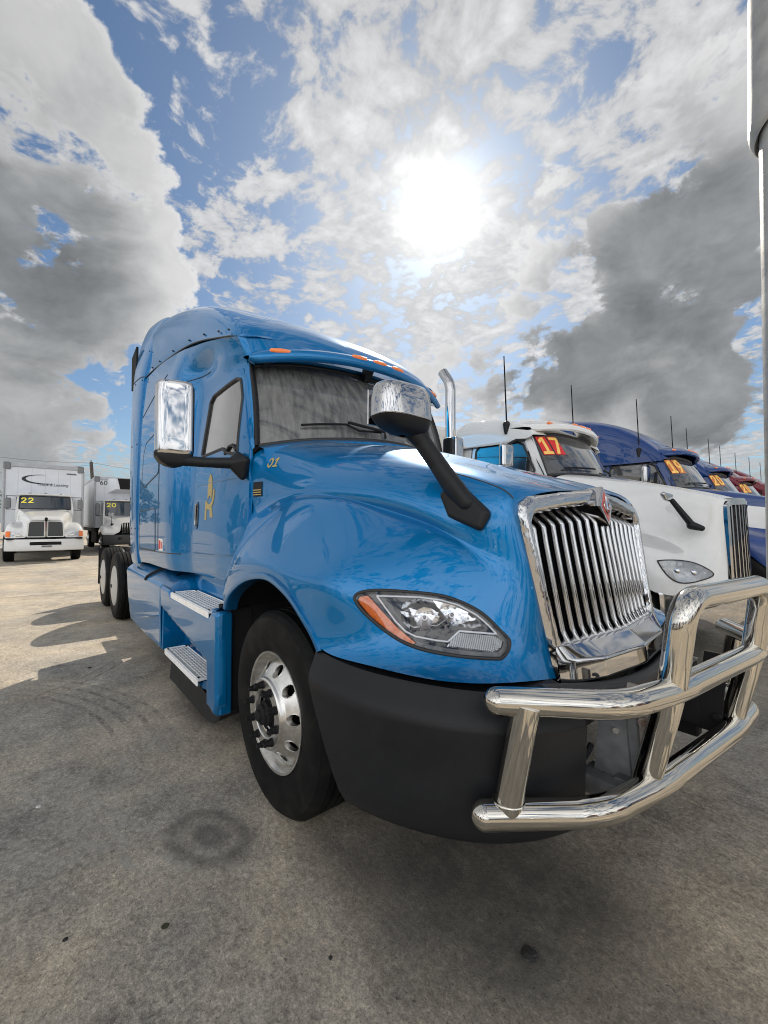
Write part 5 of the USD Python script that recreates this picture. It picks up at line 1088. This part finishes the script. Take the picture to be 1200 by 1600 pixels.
def cab_front(T, yc, spec):
    """Cab, hood and wings of a medium truck in plain facing views; half-widths and heights come from spec."""
    s = spec; out = {}
    zw0, zw1, ww = s['ws']; xr = s['xcab']
    cabm = hull([(xr, yc + a*(ww + .10), z) for a in (-1, 1) for z in (.95, zw0)] + [(xr - .18, yc + a*(ww + .06), zw1 + .03) for a in (-1, 1)] + [(xr - .35, yc + a*(ww - .02), zw1 + .13) for a in (-1, 1)] + [(xr - 1.35, yc + a*(ww + .10), z) for a in (-1, 1) for z in (.95, zw0)] + [(xr - 1.35, yc + a*(ww - .0), zw1 + .12) for a in (-1, 1)])
    part(T, 'cab', cabm, WHITE, smooth=30)
    wsn = np.stack([np.c_[xr + .03 + .10*(1 - (np.linspace(-1, 1, 21))**2) - .19*q, yc + np.linspace(-1, 1, 21)*(ww - .02*q), np.full(21, zw0 + .01 + (zw1 - zw0)*q)] for q in np.linspace(0, 1, 8)], 0)
    part(T, 'windshield', [grid(wsn)], simple(s['name'] + '_dark_glass', (.012, .017, .022), .06, coat=1.0), smooth=60)
    part(T, 'windshield_seal', tube(np.vstack([wsn[0], wsn[1:-1, -1], wsn[-1][::-1], wsn[1:-1, 0][::-1]]), .022, 6, closed=True), GASKET, smooth=60)
    Y2 = RectBivariateSpline(np.linspace(0, 1, 8), np.linspace(-1, 1, 21), wsn[:, :, 0])
    tp = text_poly(s['num'], .20, True); b = tp.bounds
    wf = lambda p, off: np.c_[Y2((p[:, 1] - zw0)/(zw1 - zw0), (p[:, 0] - yc)/ww, grid=False) + off, p[:, 0], p[:, 1]]
    part(T, 'windshield_number', conform(tp, lambda p, off: wf(np.c_[yc - ww + .06 + (p[:, 0] - b[0])*1.2, zw1 - .26 + p[:, 1]], off), .010, .004, res=.1), YELLOW)
    # sun rail over the glass
    part(T, 'roof_rail', rhull([(xr - .12 - .02, yc + a*(ww - .02), zw1 + .075, .035) for a in (-1, 1)] + [(xr - .05, yc + a*.4, zw1 + .085, .035) for a in (-1, 1)], 10), WHITE, smooth=50)
    for a in (-.6, 0, .6): part(T, 'roof_light', rhull([(xr - .10, yc + a*ww + d, zw1 + .125, .018) for d in (-.03, .03)], 10), PLASTIC_G)
    for a in (-1, 1):
        m = part(T, 'mirror', rhull([(xr - .02, yc + a*(ww + .37), z, .05) for z in (zw0 + .05, zw1 - .12)] + [(xr - .02, yc + a*(ww + .27), z, .04) for z in (zw0 + .05, zw1 - .12)], 10), GREY, smooth=50)
        part(m, 'mirror_arm', cat([tube([(xr - .1, yc + a*ww, z), (xr - .02, yc + a*(ww + .38), z)], .012, 6) for z in (zw0 - .02, zw1)] + [tube([(xr - .02, yc + a*(ww + .36), zw0 - .02), (xr - .02, yc + a*(ww + .36), zw1)], .012, 6)]), BLACK)
        part(T, 'door_window', hull([(xr + dx, yc + a*(ww + .095), z) for dx, z in ((-.25, zw0 + .02), (-.35, zw1 - .02), (-1.1, zw1 - .02), (-1.1, zw0 + .02))] + [(xr + dx, yc + a*(ww + .05), z) for dx, z in ((-.25, zw0 + .02), (-.35, zw1 - .02), (-1.1, zw1 - .02), (-1.1, zw0 + .02))]), GLOSS_BLACK)
cab_front(A, .05, dict(ws=(1.97, 2.47, .81), xcab=-1.05, num='22', name='box_truck'))
def mnet(yc, rows, T, mat, name='hood'):
    G = surface(np.array(rows, float), 40, 44, s=.001); h = grid(G); m = cat([h, mir(h)]); m.apply_translation((0, yc, 0)); part(T, name, m, mat, smooth=50)
    return G
mnet(.05, [[(-1.0,0,1.98),(-1.0,-.45,1.97),(-1.02,-.78,1.93),(-1.02,-.86,1.65),(-1.0,-.90,1.42),(-.98,-1.02,1.36),(-.95,-1.12,1.20),(-.95,-1.14,.86)],
           [(-.35,0,1.86),(-.35,-.42,1.85),(-.35,-.68,1.80),(-.35,-.76,1.60),(-.35,-.80,1.45),(-.32,-1.0,1.44),(-.30,-1.13,1.28),(-.25,-1.15,1.02)],
           [(.20,0,1.74),(.20,-.40,1.73),(.20,-.58,1.68),(.20,-.66,1.52),(.22,-.72,1.42),(.25,-.98,1.40),(.30,-1.12,1.22),(.32,-1.15,.98)],
           [(.62,0,1.63),(.62,-.36,1.62),(.60,-.52,1.57),(.60,-.58,1.40),(.62,-.64,1.26),(.64,-.90,1.22),(.62,-1.08,1.08),(.58,-1.13,.88)],
           [(.82,0,1.56),(.82,-.34,1.55),(.80,-.50,1.50),(.80,-.53,1.30),(.81,-.56,1.10),(.82,-.70,1.0),(.82,-.85,.94),(.80,-1.0,.87)],
           [(.84,0,1.52),(.84,-.34,1.51),(.83,-.48,1.46),(.83,-.50,1.28),(.84,-.52,1.08),(.85,-.54,.98),(.85,-.56,.92),(.85,-.60,.88)]], A, WHITE)
Gg = part(A, 'grille', conform(rpoly([(-.50,.90),(.60,.90),(.58,1.42),(.50,1.50),(-.40,1.50),(-.48,1.42)], .04), fx(.845), .012, -.03, res=.2), WHITE)
part(Gg, 'grille_mesh', conform(rpoly([(-.455,.935),(-.01,.935),(-.01,1.475),(-.38,1.465),(-.43,1.40)], .02), fx(.86), .006, .0, res=.2), MESH_DARK); part(Gg, 'grille_mesh', conform(rpoly([(.555,.935),(.11,.935),(.11,1.475),(.48,1.465),(.53,1.40)], .02), fx(.86), .006, .0, res=.2), MESH_DARK)
part(Gg, 'centre_bar', box(.84, .885, .02, .08, .90, 1.60, .01), CHROME); part(Gg, 'badge', rhull([(.87, .05, 1.58, .05), (.87, .05, 1.50, .035)], 10), BLACK, smooth=50)
for a in (-1, 1):
    Lp = part(A, 'headlight', hull([(x, .05 + a*y, z) for x, y, z in ((.70,1.10,1.12),(.76,.98,1.13),(.82,.80,1.08),(.865,.64,.95),(.86,.60,.90),(.78,1.0,.89),(.68,1.12,.92),(.60,.9,1.0))]), LAMPGREY, smooth=40)
    part(Lp, 'turn_signal', hull([(x, .05 + a*y, z) for x, y, z in ((.705,1.115,1.11),(.79,.99,1.12),(.79,1.0,.90),(.69,1.125,.93))]), AMBER); part(Lp, 'bulb', rhull([(.83, .05 + a*.82, .98, .05), (.86, .05 + a*.72, .96, .035)], 10), DECAL_W, smooth=50)
yb = np.linspace(-1, 1, 31); bxx = .72 + .33*(1 - np.abs(yb)**3)
Bm = part(A, 'bumper', grid(np.stack([np.c_[bxx + o, .05 + yb*1.15, np.full(31, z)] for z, o in ((.82, -.1), (.83, -.01), (.82, .0), (.62, .01), (.58, .03), (.44, .02), (.41, -.01), (.40, -.1))], 0)), WHITE, smooth=40)
part(Bm, 'air_slot', box(1.03, 1.075, -.40, .50, .62, .735, .01), BLACK); part(Bm, 'number_plate', box(1.05, 1.09, -.07, .22, .545, .605, .004), GREY)
part(A, 'bumper_gap', box(.5, .9, -1.05, 1.15, .82, .88), BLACK)
for s in (-1, 1): truck_wheel(A, 0, s, -1.15)
for s in (-1, 1): truck_wheel(A, -5.6, s, -1.2, name='rear_wheel')
part(A, 'chassis', [box(-8.4, .8, -.42, .42, .55, .95), box(-2.2, .6, -1.0, 1.0, .75, 1.0), box(-8.4, -2.3, -1.2, 1.2, .85, 1.05)], BLACK)

Bt = thing('refrigerated_truck', 'white refrigerated box truck with 20 on its windshield, partly behind the blue truck', 'box truck', (-22.2, 1.5, 0))
Bb = cargo_box(Bt, -1.8, -8.9, -1.27, 1.27, 1.15, 3.78)
part(Bb, 'unit_number', stand_text('60', .20, lambda p, off: np.c_[np.full(len(p), -1.8 + off), -1.09 + p[:, 0], 3.38 + p[:, 1]], .008), DECAL_BLACK)
U = part(Bt, 'cooling_unit', hull([(-1.8, y, z) for y in (-.72, .95) for z in (3.72, 2.95)] + [(-1.35, y, z) for y in (-.42, .75) for z in (3.70, 3.15)]), BOXWHITE, smooth=20)
part(U, 'unit_grille', hull([(-1.34, y, z) for y, z in ((-.34,3.70),(.85,3.70),(.85,3.16),(-.22,3.16))] + [(-1.45, y, z) for y, z in ((-.38,3.73),(.85,3.73),(.85,3.14),(-.25,3.14))]), BLACK); part(U, 'unit_mark', rhull([(-1.335, .35 + d, 3.58, .03) for d in (-.12, .12)], 10), GREY)
cab_front(Bt, 0, dict(ws=(1.78, 2.47, .90), xcab=-.85, num='20', name='refrigerated_truck'))
mnet(0, [[(-.85,0,1.82),(-.85,-.45,1.81),(-.88,-.85,1.76),(-.88,-.93,1.5),(-.86,-.95,1.35),(-.82,-1.06,1.28),(-.80,-1.16,1.12),(-.80,-1.17,.80)],
           [(-.2,0,1.70),(-.2,-.42,1.69),(-.2,-.72,1.62),(-.2,-.82,1.45),(-.2,-.88,1.34),(-.18,-1.04,1.30),(-.15,-1.17,1.15),(-.12,-1.18,1.0)],
           [(.35,0,1.58),(.35,-.40,1.57),(.35,-.58,1.50),(.36,-.70,1.34),(.38,-.80,1.24),(.40,-1.0,1.20),(.42,-1.14,1.06),(.42,-1.17,.88)],
           [(.80,0,1.48),(.80,-.38,1.46),(.78,-.50,1.40),(.78,-.56,1.22),(.78,-.66,1.10),(.74,-.85,1.02),(.66,-1.02,.94),(.58,-1.12,.86)],
           [(.90,0,1.44),(.90,-.36,1.42),(.88,-.45,1.36),(.88,-.46,1.18),(.88,-.50,1.02),(.87,-.58,.96),(.86,-.66,.91),(.84,-.76,.86)]], Bt, WHITE)
Gb = part(Bt, 'grille', conform(rpoly([(-.40,.92),(.40,.92),(.44,1.42),(-.44,1.42)], .02), fx(.90), .0, -.03, res=.2), BLACK)
for k in range(9): part(Gb, 'grille_bar', box(.895, .925, -.40 + k*.1 - .022, -.40 + k*.1 + .022, .93, 1.41, .006), CHROME)
for a in (-1, 1): part(Bt, 'headlight', hull([(x, a*y, z) for x, y, z in ((.83,.60,1.06),(.60,1.02,1.07),(.62,1.05,.92),(.84,.62,.92),(.6,.8,1.0))]), LAMPGREY, smooth=30)
bx2 = .80 + .30*(1 - np.abs(yb)**3)
Bm2 = part(Bt, 'bumper', grid(np.stack([np.c_[bx2 + o, yb*1.17, np.full(31, z)] for z, o in ((.85, -.1), (.855, -.01), (.84, .0), (.66, .02), (.48, .0), (.40, -.06), (.38, -.15))], 0)), PLASTIC_G, smooth=40)
for a in (-1, 1): part(Bm2, 'fog_slot', box(1.0, 1.10, a*.40 - .2, a*.40 + .2, .62, .74, .02), BLACK)
for a in (-1, 1):
    hmB = part(Bt, 'hood_mirror', tube([(.30, a*.78, 1.36), (.34, a*.80, 1.72)], .014, 6), BLACK); part(hmB, 'mirror_head', box(.28, .36, a*.80 - .10, a*.80 + .10, 1.72, 1.92, .03), CHROME); part(hmB, 'mirror_foot', rhull([(.30, a*.78, 1.33, .05), (.30, a*.70, 1.35, .04)], 10), BLACK)
for s in (-1, 1): truck_wheel(Bt, 0, s, -1.17)
for s in (-1, 1): truck_wheel(Bt, -5.8, s, -1.2, name='rear_wheel')
part(Bt, 'chassis', [box(-8.6, .8, -.42, .42, .55, .95), box(-2.0, .6, -1.0, 1.0, .7, 1.0), box(-8.8, -1.9, -1.2, 1.2, .95, 1.15), box(-4.4, -2.0, -1.15, -.6, .35, .95)], BLACK)

# ------------------------------------------------------------------ poles and what lies behind
WOOD = simple('weathered_wood', (.060, .050, .042), .9, var=.3, vscale=20.0)
UPo = thing('utility_pole', 'dark leaning wooden utility pole rising behind the refrigerated truck', 'utility pole', (-45.0, 2.35, 0))
part(UPo, 'pole', tube([(0, 0, 0), (0, -.52, 6.95)], [.18, .13], 12), WOOD, smooth=50)
part(UPo, 'insulator', tube([(0, -.52, 6.95), (0, -.53, 7.12)], .04, 8), WOOD)
for k, (a, b) in enumerate((((0,-.52,6.85), (2,-16,8.6)), ((0,-.5,6.7), (2,-16,5.6)), ((0,-.52,6.9), (1,16,7.6)))):
    p = np.array([np.array(a)*(1 - t) + np.array(b)*t - np.array([0, 0, .9*math.sin(math.pi*t)]) for t in np.linspace(0, 1, 20)]); part(UPo, 'wire', tube(p, .010, 4), BLACK)
POLEM = simple('galvanised_pole', (.30, .30, .29), .42, .55, var=.25, vscale=5.0, rvar=.12, bump=.2, bscale=40.0)
GP = thing('light_pole', 'grey metal pole with a wider upper sleeve at the right edge of the photo', 'light pole', (1.575, 2.06, 0))
part(GP, 'pole', tube([(0, 0, 0), (0, 0, 5.6)], [.128, .124], 32), POLEM, smooth=50)
rs = [(.128, 4.47), (.150, 4.42), (.176, 4.45), (.188, 4.53), (.186, 4.75), (.178, 5.2), (.165, 5.8), (.155, 6.4)]
an = np.linspace(0, 2*np.pi, 41)
part(GP, 'sleeve', grid(np.stack([np.c_[r*np.cos(an), r*np.sin(an), z + .10*np.cos(an + .6)*(1 if z < 4.8 else 0)] for r, z in rs], 0), flip=True), POLEM, smooth=60)
# trees: a tapered trunk, limbs, and a crown of leaf-sized faces in clumps
LEAVES = [simple('foliage_%d' % k, c, .7, var=.35, vscale=3.0) for k, c in enumerate(((.028, .055, .018), (.040, .070, .022), (.022, .046, .020)))]
BARK = simple('bark', (.06, .05, .04), .9, var=.3, vscale=12.0)
def tree(name, label, loc, h, spread, seed, mat, group=None):
    r = np.random.default_rng(seed); T = thing(name, label, 'tree', loc, 0, group)
    limbs = [tube([(0, 0, 0), (.1*h*.1, .05, h*.25), (.0, .1, h*.5), (0.1, 0, h*.75)], [h*.03, h*.024, h*.017, h*.006], 8)]
    cl = []
    for k in range(34):
        a, q = r.uniform(0, 2*np.pi), r.uniform(.30, 1.0); rad = spread*r.uniform(.15, 1.0)*math.sin(math.pi*min(q*.82 + .12, 1))**.7
        c = np.array([rad*math.cos(a), rad*math.sin(a), h*q]); cl.append((c, spread*r.uniform(.18, .38)))
        if k % 3 == 0: limbs.append(tube([(0, 0, h*q*.55), tuple(c*[.6, .6, .85]), tuple(c)], [h*.012, h*.008, h*.003], 5))
    part(T, 'trunk', limbs, BARK)
    V, Fc = [], []
    for c, rr in cl:
        n = 130; d = r.normal(size=(n, 3)); d /= np.linalg.norm(d, axis=1, keepdims=True); p = c + d*rr*r.uniform(.5, 1.05, (n, 1))*[1, 1, .75]
        t1 = r.normal(size=(n, 3)); t1 /= np.linalg.norm(t1, axis=1, keepdims=True); t2 = np.cross(t1, d); s_ = r.uniform(.10, .22, (n, 1))*spread/2.6
        b = len(V)*4*0; V.append(np.stack([p - t1*s_, p + t2*s_*.6, p + t1*s_, p - t2*s_*.6], 1).reshape(-1, 3))
    V = np.vstack(V); k = np.arange(len(V)//4)*4
    part(T, 'crown', tm(V, np.vstack([np.c_[k, k + 1, k + 2], np.c_[k, k + 2, k + 3]])), mat, smooth=False)
    return T
TR = [tree('tree', 'green tree showing in the gap between the two box trucks', (-47, .6, 0), 4.6, 2.4, 1, LEAVES[1]),
      tree('tree', 'dark tree at the left edge of the photo behind the white box truck', (-40, -6.6, 0), 5.2, 2.6, 2, LEAVES[0])]
RT = 'trees around the yard that show only as reflections'
for k, (x, y) in enumerate([(-34,-26),(-26,-31),(-19,-28),(-12,-33),(-5,-29),(3,-31),(10,-28),(18,-30),(26,-26),(34,-14),(36,-4),(37,6)]):
    clone(TR[k % 2], 'tree', 'green tree beyond the yard, seen only as a reflection', 'tree', (x, y, 0), 40.0*k, RT)
RR = 'trucks across the yard that show only as reflections'
src = [T17, T19, T21]; lab = ['white', 'navy and white', 'dark red']
for k, x in enumerate((-15, -10.6, -6.2, -1.8, 2.6, 7.0)):
    i = (0, 1, 0, 0, 2, 0)[k]; clone(src[i], 'parked_semi_truck', '%s semi truck across the yard, beside the blue truck, reflected only' % lab[i], 'semi truck', (x, -12.5 - .3*(k % 2), 0), 90.0, RR)
for k, y in enumerate((-6.2, -1.8, 2.6, 7.0, 11.4)):
    i = (0, 2, 0, 2, 1)[k]; clone(src[i], 'parked_semi_truck', '%s semi truck across the yard, ahead of the blue truck, reflected only' % lab[i], 'semi truck', (15.5, y, 0), 180.0, RR)
